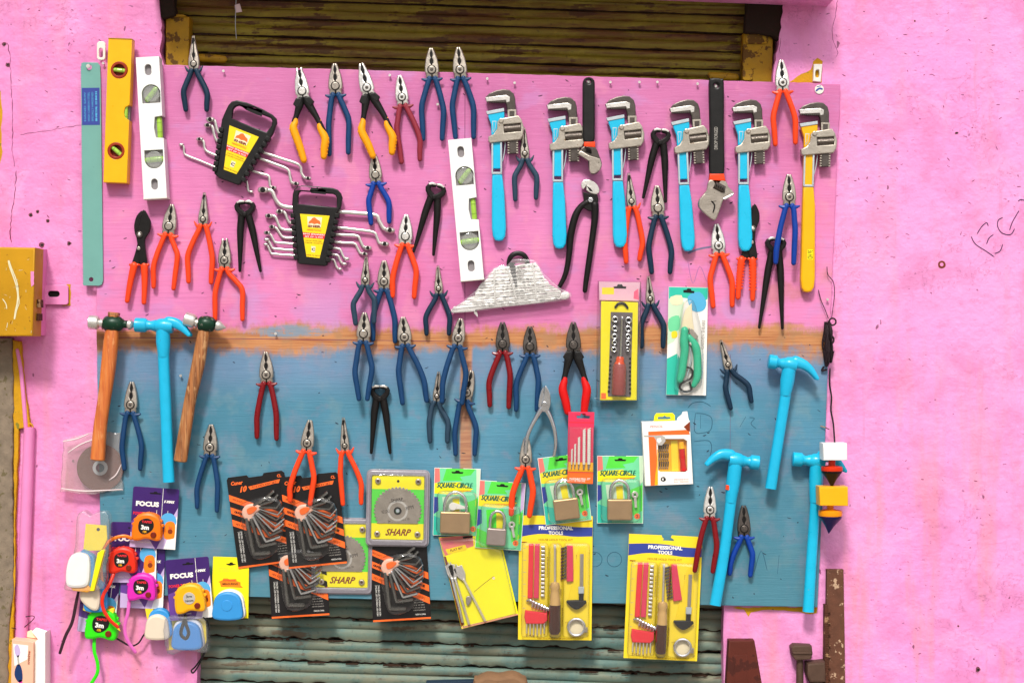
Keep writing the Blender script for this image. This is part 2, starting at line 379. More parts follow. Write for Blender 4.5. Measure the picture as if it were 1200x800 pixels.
    c = g.mix(g.math('MULTIPLY', g.math('MULTIPLY', el, g.step(g.math('ADD', grain, g.math('MULTIPLY', fz, .03)), .3, .5)), .75), c, lin('#6c98b4')); c = g.mix(e2, c, bl)
    # run of orange primer left bare along the panel joint
    inu = g.math('SUBTRACT', 1, g.step(g.math('ABSOLUTE', g.math('SUBTRACT', g.math('ADD', U, g.math('MULTIPLY', wob, .12)), 547)), 5, 8.5))
    inv = g.math('MULTIPLY', g.step(V, 395, 400), g.math('SUBTRACT', 1, g.step(g.math('ADD', V, wob), 560, 590)))
    c = g.mix(g.math('MULTIPLY', g.math('MULTIPLY', inu, inv), .85), c, og)
    nick = g.noise(g.stretch(v, (1, 1, 2.2)), 62, 2, .55)
    nk = g.math('MULTIPLY', g.step(nick, .735, .76), g.step(g.noise(v, 11, 3), .42, .55))
    c = g.mix(g.math('MULTIPLY', nk, .85), c, lin('#4a2f45'))
    sc1 = g.noise(g.stretch(v, (1, 1, 14)), 24, 3, .6)
    c = g.mix(g.math('MULTIPLY', g.step(sc1, .69, .74), .4), c, lin('#7d4768'))
    h = g.math('ADD', g.math('ADD', grain, grain2), g.math('MULTIPLY', nk, -2))
    return g.done(c, .6, 0, g.bump(h, .3, .0015))
M['board'] = board_mat()
def shutter_mat(name, cols, rustc, amt):
    g = N(name); v = g.coord(False)
    a = g.noise(g.stretch(v, (2, 1, 26)), 2.6, 6, .65); b = g.noise(v, 11, 5, .7); f = g.noise(v, 120, 3, .6)
    c = g.mix(g.step(a, .38, .62), lin(cols[0]), lin(cols[1])); c = g.mix(g.math('MULTIPLY', g.step(b, .45, .65), .7), c, lin(cols[2]))
    r = g.step(g.math('ADD', g.math('MULTIPLY', a, .5), g.math('MULTIPLY', b, .5)), .56 - amt, .6 - amt)
    c = g.mix(g.math('MULTIPLY', r, .85), c, lin(rustc)); c = g.mix(g.math('MULTIPLY', g.step(f, .6, .75), .4), c, lin('#2a1c14'))
    return g.done(c, .62, .1, g.bump(g.math('ADD', b, g.math('MULTIPLY', f, .5)), .5, .003))
M['shut_up'] = shutter_mat('olive_brown_shutter_paint', ('#8c7e1e', '#6e4614', '#a89c28'), '#4e2410', .045)
M['shut_lo'] = shutter_mat('weathered_teal_shutter_paint', ('#6a8072', '#807f68', '#4c7472'), '#5e4a34', .012)
M['lip'] = pm('rusted_lip', '#4a3628', .85, 0, .5, 80, .6)
M['ochre'] = pm('ochre_rail_paint', '#b8941c', .55, .1, .3, 50, .4, wear=('#6a4a1a', .08, 40))
M['boxy'] = pm('mustard_box_paint', '#cfa016', .5, .1, .3, 14, .3, wear=('#9a861e', .0, 24))
M['pinkp'] = pm('pink_gloss_paint', '#f29ecf', .4, 0, .12, 30, .2)
M['conc'] = pm('rough_concrete', '#a59684', .9, 0, .5, 60, 1.0, wear=('#6f6448', .03, 90), k=.7)
M['yline'] = pm('flaking_yellow_paint', '#d8a81c', .7, 0, .3, 60, .8, wear=('#8a8030', .02, 60))
M['dark'] = pm('corner_shade_dark', '#3a2c20', .85, 0, .4, 40, .8)  # shade colour for the blocks added in the upper opening corners
M['pave'] = pm('paving_concrete', '#a8a49c', .85, 0, .2, 10, .5)
M['rusthole'] = pm('rust_stain', '#8a4a2a', .8, 0, .3, 90, .4)
M['scuff'] = pm('white_scratch', '#e8e2c0', .7, 0, .2, 60, .1)

WD = -8.0    # wall face lies 12 mm behind the board face
kw = 1 - WD * S / D
M['pit'] = pm('bare_plaster_pit', '#8a5a68', .9, 0, .5, 200, .8)
nails_extra = []
def jag(pts, amp, step):
    out = []
    for i in range(len(pts)-1):
        a, b = Vector(pts[i]), Vector(pts[i+1]); n = max(1, int((b-a).length/step))
        for k in range(n):
            p = a.lerp(b, k/n); j = 0 if k == 0 else amp
            out.append((p.x + random.uniform(-j, j), p.y + random.uniform(-j, j)))
    return out
up_open = jag([(905, 330), (906, 95), (913, 45), (921, -10), (921, -360)], 1.3, 6) + jag([(921, -360), (176, -360)], 0, 60) + jag([(176, -360), (181, -20), (187, 8), (190, 30), (187, 60), (192, 76), (192, 330), (905, 330)], 1.6, 6)
lo_open = jag([(231, 600), (848, 600), (848, 760), (848, 1250), (231, 1250), (231, 760), (231, 600)], .5, 14)
w = MB((600, 400), kw)
w.ext([(-900, -800), (2100, -800), (2100, 1330), (-900, 1330)], WD - 140, WD, 'wall', 0, holes=[up_open, lo_open])
# chips, drilled holes and the scribble on the plaster
for u, v, r in ((36, 252, 3), (44, 248, 2.4), (56, 259, 2.6), (81, 285, 2.8), (49, 287, 3.6), (5, 52, 2.6), (9, 76, 3), (1146, 784, 3.4), (1121, 156, 2), (1123, 733, 1.2), (1072, 25, 1.2), (1015, 165, 1)):
    w.poly(sm([(u + r*random.uniform(.7, 1.2)*math.cos(a), v + r*random.uniform(.6, 1.1)*math.sin(a)) for a in [i*PI/4 for i in range(8)]], 2), WD + .25, 'pit' if r > 1.5 else 'rusthole'); w.poly(sm([(u + .3 + r*.45*math.cos(a), v + .2 + r*.4*math.sin(a)) for a in [i*PI/3 for i in range(6)]], 2), WD + .3, 'gap')
w.poly(sm([(1099.5, 308), (1103, 305.5), (1107, 307), (1108, 312), (1104, 314.5), (1100, 313)], 3), WD + .2, 'rusthole'); w.disc(1103.5, 310, 2.2, WD - 1, WD + .6, 'pinkp', .3)
def sk(pts, wd=1.0): w.stroke(pts, wd, WD + .3, 'ink', 4)
sk([(1138, 277), (1143, 286), (1155, 294), (1165, 301)]); sk([(1145, 274), (1150, 266), (1156, 261), (1158, 265)]); sk([(1156, 286), (1159, 279), (1164, 275)]); sk([(1166, 297), (1172, 294), (1175, 286)])
sk([(1175, 255), (1170, 258), (1169, 265), (1174, 273), (1184, 275), (1189, 268)]); sk([(1183, 270), (1186, 261), (1191, 252), (1194, 247)]); sk([(1193, 236), (1196, 234), (1201, 235)])
def crack(pts, wd, m_='crk'):
    q = jag(pts, .9, 4) + [pts[-1]]
    for i in range(0, len(q)-4, 4): w.stroke(q[i:i+5], wd*random.uniform(.6, 1.2), WD + .2, m_, 1)
for u, v, lb in ((323.5, 391, 'bare nail in the blue patch on the orange band'), (212.5, 440, 'bare nail between the cyan hammer and the worn wooden hammer'), (345, 595.0, 'x'))[:2]: nails_extra.append((u, v, lb))
M['crk'] = pm('crack_and_scratch', '#7c3c5c', .9)  # dark tone of the plaster cracks and scratches
crack([(19, 200), (17, 230), (13, 255), (12, 275), (15, 289)], 1.0); crack([(8, 50), (12, 66), (13, 100), (15, 140), (14, 176), (18, 200)], .7); crack([(982, 0), (979, 20), (975, 36), (977, 50), (982, 62), (977, 72)], .6)
crack([(24, 158), (50, 154), (80, 149), (95, 147)], .4); crack([(915, 45), (913, 58), (917, 72)], .5)
rq = random.Random(5)
for i in range(150):   # small scratches and pits in the plaster
    u, v_ = (rq.uniform(968, 1198), rq.uniform(5, 250)) if i < 70 else ((rq.uniform(970, 1198), rq.uniform(250, 795)) if i < 105 else (rq.uniform(20, 108) if i % 2 else rq.uniform(25, 180), rq.uniform(5, 70) if i % 3 == 0 else rq.uniform(70, 280)))
    a_ = rq.uniform(-.6, 1.2); L0 = rq.uniform(.5, 2.4)
    w.stroke([(u - L0*math.cos(a_), v_ - L0*math.sin(a_)), (u + rq.uniform(-.5, .5), v_), (u + L0*math.cos(a_), v_ + L0*math.sin(a_))], rq.uniform(.4, 1.0), WD + .2, 'crk', 1)
w.poly(jag([(-4, 98), (1, 108), (3, 130), (1, 150), (3, 178), (0, 192), (-4, 196), (-4, 98)], .8, 6), WD + .2, 'yline')
w.poly(jag([(924, 97), (934, 90), (950, 82), (953, 72), (958, 68), (964, 72), (963, 97), (924, 97)], .6, 5), WD + .35, 'yline')
w.poly(jag([(846, 711), (958, 711), (957, 718), (950, 719), (930, 716), (900, 714), (880, 717), (877, 722), (872, 714), (846, 711)], .8, 6), WD + .3, 'yline')
wall = w.build('plaster_wall'); wall.location = (0, 0, 0)
tag(wall, 'pink painted plaster wall with chips and purple scribble at right', 'wall')
h = MB((600, 400), kw)
hd = [(178, -70), (966, -45), (969, 8), (900, 5), (178, -22)]
h.ext(hd, WD - 2, WD + 66, 'wall', 2, back=True)
tag(h.build('window_hood'), 'pink concrete hood jutting out above the upper shutter', 'hood')

b = MB((600, 400))
bl = jag([(113, 73), (190, 76), (420, 82), (640, 88), (860, 95), (985, 99)], .35, 9)[:] + jag([(985, 99), (978, 260), (975, 330), (970, 440), (964, 590), (958, 711)], .35, 12) + jag([(958, 711), (850, 709), (520, 703), (232, 698), (150, 697), (119, 697)], .3, 12) + jag([(119, 697), (117, 600), (113, 385), (113, 73)], .3, 14)
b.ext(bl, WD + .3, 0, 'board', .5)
seam = pm('panel_seam', '#8a4a70', .8)
for p in ([(545, 90), (544.6, 250), (545, 398)], [(118, 395), (300, 397), (545, 400)], [(856, 415), (855.5, 560)]): b.stroke(p, .6, .12, seam)
mk = pm('faded_stencil', '#4c7c90', .8, k=.85)
for u in (697, 720): b.torus(u, 655, .1, 8.5, .35, mk, seg=4)
for pts in ([(806,478),(812,472),(824,471),(833,476)], [(815,484),(814,505),(824,507),(833,503),(834,490),(826,485),(815,484)], [(821,486),(821,502)], [(813,517),(830,516),(834,524),(832,534)], [(867,500),(874,488)], [(878,489),(884,490),(880,496),(886,502)], [(884,670),(892,645),(899,668)], [(913,650),(911,672)]): b.stroke(pts, 1.0, .12, mk)
for pts in ([(806,306),(812,332),(820,312),(828,330)], [(836,300),(834,322)]): b.stroke(pts, .9, .12, pm('faded_pencil', '#c088b8', .8))
nk_ = pm('dark_nick', '#5a3850', .8); nb_ = pm('dark_nick_blue', '#3a4456', .8)
rr_ = random.Random(11)
for i in range(230):
    u, v_ = rr_.uniform(120, 960), rr_.uniform(88, 700); a_ = rr_.choice([.5, .5, .9, -.4, 2.6]) + rr_.uniform(-.4, .4); L0 = rr_.uniform(.8, 2.6)
    b.stroke([(u - L0*math.cos(a_), v_ - L0*math.sin(a_)*.7), (u, v_ + .3), (u + L0*math.cos(a_), v_ + L0*math.sin(a_)*.7)], rr_.uniform(.7, 1.5), .13, nk_ if v_ < 392 else nb_, 1)
b.stroke([(806, 297), (818, 292), (834, 289)], 2.2, .12, pm('grey_smear', '#8a86a4', .8))
board = b.build('display_board'); board.location = (0, 0, 0)
tag(board, 'large plywood board painted pink above and worn blue below', 'board')

def shutter(name, label, u0, u1, v0, pitch, n, shear, dz, mat, jagamp):
    k = 1 - dz*S/D; m = MB((600, 400), k); NX = 150
    for r in range(n):
        prof = [(0, -3.2), (.04, -.8), (.16, .8), (.36, .8), (.44, -.2), (.48, -.9), (.53, -.1), (.66, .9), (.84, .9), (.96, .1), (1.03, -1.2)]
        base = v0 + r*pitch; amp = jagamp[r] if r < len(jagamp) else 1
        vs = []; cols = NX + 1
        jit = [0.0]
        for i in range(NX): jit.append(max(-1, min(1, jit[-1]*.55 + random.uniform(-.7, .7))))
        for j, (t, dd) in enumerate(prof):
            for i in range(cols):
                u = u0 + (u1-u0)*i/NX; v = base + t*pitch + (u-540)*shear + .35*math.sin(u*.017 + r*2)
                if j >= 9: v += jit[i]*amp - amp*.4
                vs.append((u, v, dz + dd*1.5 + .25*math.sin(u*.03+r)))
        NJ = len(prof)
        fs = [(j*cols+i, j*cols+i+1, (j+1)*cols+i+1, (j+1)*cols+i) for j in range(NJ-2) for i in range(NX)]
        m.add(vs, fs, mat); m.add(vs[-2*cols:], [(i, i+1, cols+i+1, cols+i) for i in range(NX)], 'lip')
        for q in range(int(amp*5)):   # rust bitten notches along the lip
            uc = random.uniform(u0, u1); wq = random.uniform(2, 14); vb = base + 1.0*pitch + (uc-540)*shear
            m.poly(jag([(uc-wq, vb-.6), (uc-wq*.3, vb-random.uniform(.6, 1.6)), (uc+wq*.5, vb-random.uniform(.4, 1.4)), (uc+wq, vb-.2), (uc+wq*.8, vb+1.4), (uc-wq, vb+1.2), (uc-wq, vb-.6)], .35, 2.2), dz+2.6, 'lip')
    m.ext(rect(u0-20, v0-40, u1+20, v0+n*pitch+60), dz-30, dz-14, 'gap', 0)
    o = m.build(name, ang=60)
    tag(o, label, 'shutter'); return o
shutter('roller_shutter', 'dark olive and brown rolling shutter behind the top of the board', 160, 940, -100, 21.5, 9, .034, WD-34, 'shut_up', [.6]*9)
shutter('roller_shutter', 'weathered teal rolling shutter with ragged rusty slat edges below the board', 215, 865, 677, 26, 7, .034, WD-22, 'shut_lo', [.8, 1.8, 2.4, 2.2, 2.0, 2, 2])
def rail(label, pts, dz, extra):
    t = thing('guide_rail', label, 'rail', pts[0][0], pts[0][1], 0, dc=dz); o = pts[0]
    m = MB(o, 1 - dz*S/D); m.ext(pts, dz-26, dz, 'ochre', 1.5); m.build('channel', t)
    for e in extra: m = MB(o, 1 - dz*S/D); m.ext(e, dz, dz+2.5, 'ochre', .8); m.build('bracket', t)
rail('yellow steel shutter rail at the upper left corner of the opening', [(194, 18), (222, 20), (221, 79), (194, 78)], WD-12, [[(189, 17), (215, 17.5), (220, 20), (193, 21)]])
rail('yellow steel shutter rail at the upper right corner of the opening', [(871, 39), (906, 38), (905, 97), (870, 97)], WD-12, [rrect(870, 82, 882, 95, 3), rrect(873, 40, 900, 52, 4)])
for lb_, q_ in (('added dark block standing in for shade at the upper left corner of the opening', [(176,-30),(201,-30),(203,16),(188,20),(180,10)]), ('added dark block standing in for shade at the upper right corner of the opening', [(880,-30),(924,-30),(916,46),(906,40),(874,36),(876,4)])):
    m = MB((600, 400)); m.ext(jag(q_+[q_[0]], .8, 6), -26, WD-3, 'dark', 2); o = m.build('corner_shade_block'); tag(o, lb_, 'shade block')  # dark blocks added to give the opening's corners their deep shade
m = MB((250, 66), 1); m.tube([(234, 68, 0, 4.5), (250, 69, 0, 5), (262, 70, 0, 4.5)], 'ochre', flat=.5)
o = m.build('shutter_latch'); o.location = place(250, 66, WD-24); tag(o, 'rusty yellow shutter latch bar beside the upper left rail', 'latch')
m = MB((845, 88)); m.tube([(833, 89, 0, 4.5), (848, 90, 0, 5), (862, 91, 0, 4.5)], 'ochre', flat=.5)
o = m.build('shutter_latch'); o.location = place(845, 88, WD-24); tag(o, 'green yellow shutter latch bar beside the upper right rail', 'latch')

m = MB((277, 30)); m.tube([(277, -8, 0, .6), (276, 26, 1, .5), (277, 46, 0, .4)], 'silverp'); m.ext([(275, 6), (281, 4), (284, 14), (276, 15)], 0, 1, 'bagfold', .3); o = m.build('wire'); o.location = place(277, 30, WD-22); tag(o, 'thin pale wire with a torn scrap hanging over the upper shutter', 'wire')
# mustard meter box with pink side and hasp
t = thing('meter_box', 'mustard yellow steel box with white scratches and pink side', 'box', 55, 340, WD, dc=WD)
X0, X1 = -110, 55
m = MB((55, 340), kw)
# tapered carcass: back edge wider than the door
def slab(m, A, B, d0, d1, mat, side):
    vs = [(x, y, d0) for x, y in A] + [(x, y, d1) for x, y in B]; m.add(vs[4:], [(0, 1, 2, 3)], mat)
    m.add(vs, [(i, (i+1) % 4, 4+(i+1) % 4, 4+i) for i in range(4)], side)
slab(m, [(X0, 291), (55, 292), (54, 393), (X0, 393)], [(X0, 291), (55, 293), (53, 393), (X0, 393)], 0, 18, 'pinkp', 'pinkp')
m.build('carcass', t)
m = MB((55, 340), kw); m.ext([(X0, 290), (56, 293), (53, 394), (X0, 394)], 18.2, 53, 'boxy', 2.0)
qx = lambda L: [(600+(x-600)*.9736, 400+(y-400)*.9736) for x, y in L]
for L_a in ([(10, 305), (12, 313), (17, 326), (20, 336)], [(20, 335), (21, 345), (21, 355), (19, 364), (17, 374)]):
    for o_ in (0, .9, -.8): m.stroke([(x + o_ + random.uniform(-.5, .5), y) for x, y in qx(L_a)], random.uniform(.7, 1.3), 53.3 + abs(o_)*.05, 'scuff')
m.stroke(qx([(3, 350), (7, 356), (8, 362)]), 1.1, 53.3, 'scuff'); m.stroke(qx([(9, 378), (8, 384)]), 1.3, 53.3, 'scuff')
m.poly(jag(qx([(36, 318), (40, 318), (40, 333), (37, 336), (36, 318)]), .5, 3), 53.3, 'pinkp')
for i in range(34): x_, y_ = random.uniform(0, 38), random.uniform(296, 392); m.stroke(qx([(x_, y_), (x_ + random.uniform(-2, 3), y_ + random.uniform(-2, 4))]), random.uniform(.4, .9), 53.25, random.choice(['rusthole', 'ochre', 'scuff']), 1)
m.build('door', t)
m = MB((55, 340), kw); m.ext(rect(54, 352, 58, 361), 26, 40, 'rust', .6); m.ext(rect(53.5, 368, 57, 376), 26, 40, 'rust', .6); m.build('hinge', t)
m = MB((55, 340), kw); m.ext(rrect(52, 334, 81, 357, 3), 2, 4.6, 'pinkp', .6, holes=[rrect(57, 341, 71, 348, 3.4)]); m.poly(rrect(56, 340, 72, 349, 3), .6, 'gap'); m.poly(jag([(78, 333), (83, 333), (83, 358), (72, 359), (79, 355), (78, 333)], .5, 5), .5, 'yline'); m.build('hasp', t)
# rough door pillar at the left edge, with moss yellow arris and a pink pipe
t = thing('concrete_pillar', 'rough bare concrete pillar below the mustard box', 'pillar', 10, 600, WD, dc=WD)
m = MB((10, 600), kw); m.ext([(-160, 398), (16, 396)] + jag([(16, 396), (18, 470), (17, 560), (18, 680), (12, 760), (10, 1320)], 1.2, 9) + [(-160, 1320)], 0, 8, 'conc', 2.5); m.build('shaft', t)
m = MB((10, 600), kw); m.ext(jag([(16, 398), (26, 400), (30, 450), (37, 500), (24, 502), (20, 600), (17, 800), (16, 1000), (8, 1000), (10, 760), (18, 680), (17, 470), (16, 398)], .7, 8), 0, 6, 'yline', 1.5); m.build('edge_strip', t)
t = thing('pipe', 'pink painted pipe running down beside the concrete pillar', 'pipe', 31, 600, WD, dc=WD)
m = MB((31, 600), kw); m.tube([(36, 500, 5, 6.5), (31, 640, 5, 7), (26, 760, 5, 7), (18, 1000, 5, 7)], 'pinkp', 14, rnd=False); m.tube([(22, 410, 6, 2), (27, 440, 6, 2.4), (32, 500, 6, 2.4)], 'pinkp', 8); m.build('tube', t)
m = MB((31, 600), kw); m.torus(36, 500, 5, 4, 1, 'yline'); m.build('collar', t)
g_ = MB((0, 0)); 
pv = bpy.data.meshes.new('pavement'); pv.from_pydata([(-30, -60, -1.4), (30, -60, -1.4), (30, .25, -1.4), (-30, .25, -1.4)], [], [(0, 1, 2, 3)]); pv.materials.append(M['pave'])
po = bpy.data.objects.new('pavement', pv); COL.objects.link(po); tag(po, kind='structure')
# small fixings on the wall
m = MB((118, 60)); m.ext(rrect(114, 49, 124, 71, 3.5), 0, 2.4, 'whitep', .6, holes=[rrect(116.5, 57, 121, 68, 2)]); o = m.build('wall_hook'); o.location = place(118, 60, .2); tag(o, 'small cream oval hook beside the top of the yellow level', 'hook')
m = MB((958, 85)); m.ext([(953, 76), (963, 76), (961, 97), (952, 96)], 0, 5, 'whitep', .8, holes=[sm([(955, 84), (959, 83), (959, 91), (955, 91)], 3)]); o = m.build('wall_hook'); o.location = place(958, 85, WD+.5); tag(o, 'white metal hook on the orange chipped patch at upper right', 'hook')
m = MB((960, 105)); m.disc(960, 105, 5.4, 0, .8, 'whitep', .2); m.stroke([(956, 107), (960, 104), (964, 105)], 2, 1.0, 'p_blue'); m.stroke([(957, 102), (962, 101)], 1.4, 1.0, 'p_blue'); o = m.build('round_sticker'); o.location = place(960, 105, .2); tag(o, 'small white and blue round badge near the upper right board corner', 'badge')
nails = [(262.5, 84, 'bare nail above the first spanner set on the pink board'), (457, 89, 'bare nail above the maroon pliers'), (571, 93, 'bare nail left of the first pipe wrench top'), (603, 98, 'bare nail right of the first pipe wrench top'), (715, 97, 'bare nail above the third blue pipe wrench'), (749, 97, 'bare nail high on the board midway between both adjustable wrenches'), (770, 97, 'bare nail above the black pincers between pipe wrenches'), (817, 99, 'bare nail just left of the large adjustable wrench'), (122, 75, 'bare nail beside the yellow level on the wall edge'), (969, 351, 'bare nail by the yellow pipe wrench tip and black cord'), (513, 123, 'bare nail between two blue pliers high on the board'), (322, 592, 'nail'), (812, 133, 'nail'), (849, 134, 'x')][:11]
for u, v, lb in nails + nails_extra:
    t = MB((u, v)); t.tube([(u, v, -1, .55), (u + .2, v + .4, 4, .55)], 'steel', 8, smooth=False, rnd=False); t.lathe((u, v, 4), (u, v, 4.7), [(0, 1.7), (1, 1.5)], 'steel', 12)
    o = t.build('nail'); o.location = place(u, v, 0); tag(o, lb, 'nail', 'bare nails in the board')
# ------------------------------------------------------------ pliers
def frame(p, t):
    P, T = Vector(p), Vector(t); a = (T - P); L = a.length; a.normalize(); b = Vector((-a.y, a.x))
    if b.x < 0: b = -b
    return P, a, b, L
SCH = {'navy': 'navy', 'grey': 'greyblue', 'blue': 'blue', 'royal': 'royal', 'orange': 'orange', 'dred': 'dred', 'rose': 'rose'}
def pliers(kind, tip, piv, eL, eR, bL, bR, sch, label, d=2, steel='steel_grey', r=3.3, gap=0, spur=1, hw=None):
    """tip, pivot, handle ends, outermost point of each handle"""
    t = thing('long_nose_pliers' if kind == 'long' else 'combination_pliers', label, 'pliers', piv[0], piv[1], d, group='pliers hung on the board', dc=d + 5)
    P, a, b, L = frame(piv, tip)
    def w(x, y, s=1): q = P + b*x*s + a*y; return (q.x, q.y)
    if kind == 'long':
        W = (hw or 6.2)*1.08; y = L
        half = [(gap*.5+.25, y), (1.5+gap*.5, y*.985), (2.9, y*.72), (W*.72, y*.42), (W*.93, y*.2), (W, 1), (W*.92, -4), (W*.6, -8), (1.2, -11.5), (.5, -7), (.4, 3), (.5, y*.2), (1.6, y*.26), (1.6, y*.34), (.5, y*.4), (.25 + gap*.4, y*.6)]
        hole = [(1.6, y*.3)]
    else:
        W = (hw or 7.6)*1.1; y = L
        half = [(.3+gap*.5, y), (2.6+gap*.5, y*.985), (4.0, y*.85), (W*.82, y*.5), (W*.97, y*.2), (W, 0), (W*.97, -3), (W*.8, -4.2), (W*.9, -7), (W*.8, -11), (3.4, -14), (1.2, -13), (.6, -8), (.35, -3), (.35, y*.22), (1.1, y*.26), (1.9, y*.33), (1.9, y*.42), (1.1, y*.49), (.5, y*.53), (.5, y*.56), (1.3, y*.62), (1.6, y*.72), (.9, y*.82), (.35+gap*.4, y*.86)]
    th = 6.5
    for s in (-1, 1):
        m = MB(piv); m.ext([w(x, yy, s) for x, yy in half], 1.5, th + (.25 if s > 0 else 0), steel, 1.1)
        for i_, (x_, y_, z_) in enumerate(m.v):
            if z_ > th - 2:
                q_ = Vector((x_, y_)) - P; m.v[i_] = (x_, y_, z_ - .16*abs(q_.dot(b)) - .11*max(0, q_.dot(a)) - .1*max(0, -q_.dot(a) - 3))
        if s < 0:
            dark_back = [(-W*.55, -9), (W*.55, -9), (W*.7, 0), (W*.55, y*.5), (1.2, y*.9), (-1.2, y*.9), (-W*.55, y*.5), (-W*.7, 0)]
            m.ext([w(*q) for q in dark_back], 1, 3.6, 'gap', .2)  # dark plate added behind the jaws so slots and holes look black
        m.build('jaw', t)
    m = MB(piv); R = W*.52 if kind != 'long' else W*.46
    m.ext(circ(P.x, P.y, R+1.0, 24), th, th+.35, 'gap', .1, holes=[circ(P.x, P.y, R, 24)])
    m.disc(P.x, P.y, R, th-.5, th+.9, steel, .7, 24)
    if kind != 'long' and random.random() < .6: m.disc(P.x, P.y, R*.45, th, th+1.3, 'steel_dark', .4)
    m.build('pivot', t)
    for s, e, bo in ((-1, eL, bL), (1, eR, bR)):
        m = MB(piv); rr = r
        sy = -7.5 if kind == 'long' else -9.5
        s0 = w(3.3 if kind != 'long' else 3.0, sy, s); s1 = w(5.2, sy - 6, s)
        bc = (bo[0] - s*rr, bo[1])
        mid = ((s1[0]*.42 + bc[0]*.58), (s1[1]*.5 + bc[1]*.5)); 
        q = ((bc[0]*.45 + e[0]*.55), (bc[1]*.45 + e[1]*.55))
        dd = 4.6
        yb = sch in ('yb', 'rb')
        main = 'blk' if yb else SCH[sch]
        path = [s0 + (dd, 2.9), s1 + (dd, rr*.98), mid + (dd+.4, rr*1.02), bc + (dd+.8, rr*1.04), q + (dd+.4, rr), tuple(e[:2]) + (dd, rr*.9)]
        # pull the last point in by its radius so the rounded end lands on the mark
        ev = Vector(e) - Vector(q); ev.normalize(); ee = Vector(e) - ev*rr*.8; path[-1] = (ee.x, ee.y, dd, rr*.88)
        if yb: path = [(x, yv, z, rad*(1.25 if i < 2 else .8)) for i, (x, yv, z, rad) in enumerate(path)]
        m.tube(path, main, 12, 6, .85)
        if yb:
            g1, g2 = w(5, -8, s), w(11.5, -12.5, s); m.ext([w(1.5, -8, s), w(8.2, -7.5, s), w(12.4, -14, s), w(8, -20, s), w(1.8, -13, s)], 2.5, 8.8, 'blk', 1.2)
        elif spur and kind == 'long':
            m.tube([w(3.6, sy-1.5, s) + (dd, 2.4), w(7.2, sy, s) + (dd, 1.9), w(10.2, sy+4.6, s) + (dd, .7)], main, 8, 4, .8)
        elif spur:
            m.tube([w(2.6, sy-1.2, s) + (dd, 2.7), w(7.0, sy-2.2, s) + (dd, 2.3), w(11.3, sy-1.4+.4*spur, s) + (dd, 1.3)], main, 8, 4, .9)
        h = m.build('handle', t)
        if yb:
            m = MB(piv); sl = 'yel' if sch == 'yb' else 'red'
            k0 = ((mid[0]*.75 + bc[0]*.25), (mid[1]*.75 + bc[1]*.25))
            off = .7*s
            pp = [(k0[0]+off, k0[1]-3, dd+.9, 1.6), (k0[0]+off, k0[1]+5, dd+.9, 3.6), (bc[0]+off, bc[1]+4, dd+1.3, rr*1.2), (q[0]+off*.6, q[1], dd+1, rr*1.15), (ee.x+off*.2, ee.y, dd+.5, rr*.98)]
            m.tube(pp, sl, 12, 6, .9)
            if sch == 'yb':
                C = cr(pp, 5)[6:]
                for i in range(0, len(C)-1, 2):
                    x, yv, z, rad = C[i]; m.tube([(x+s*rad*.35, yv-.3, z+rad*.5, .9), (x+s*rad*.92, yv, z+rad*.3, .9)], sl, 6, smooth=False)
            m.build('grip_sleeve', h)
    return t
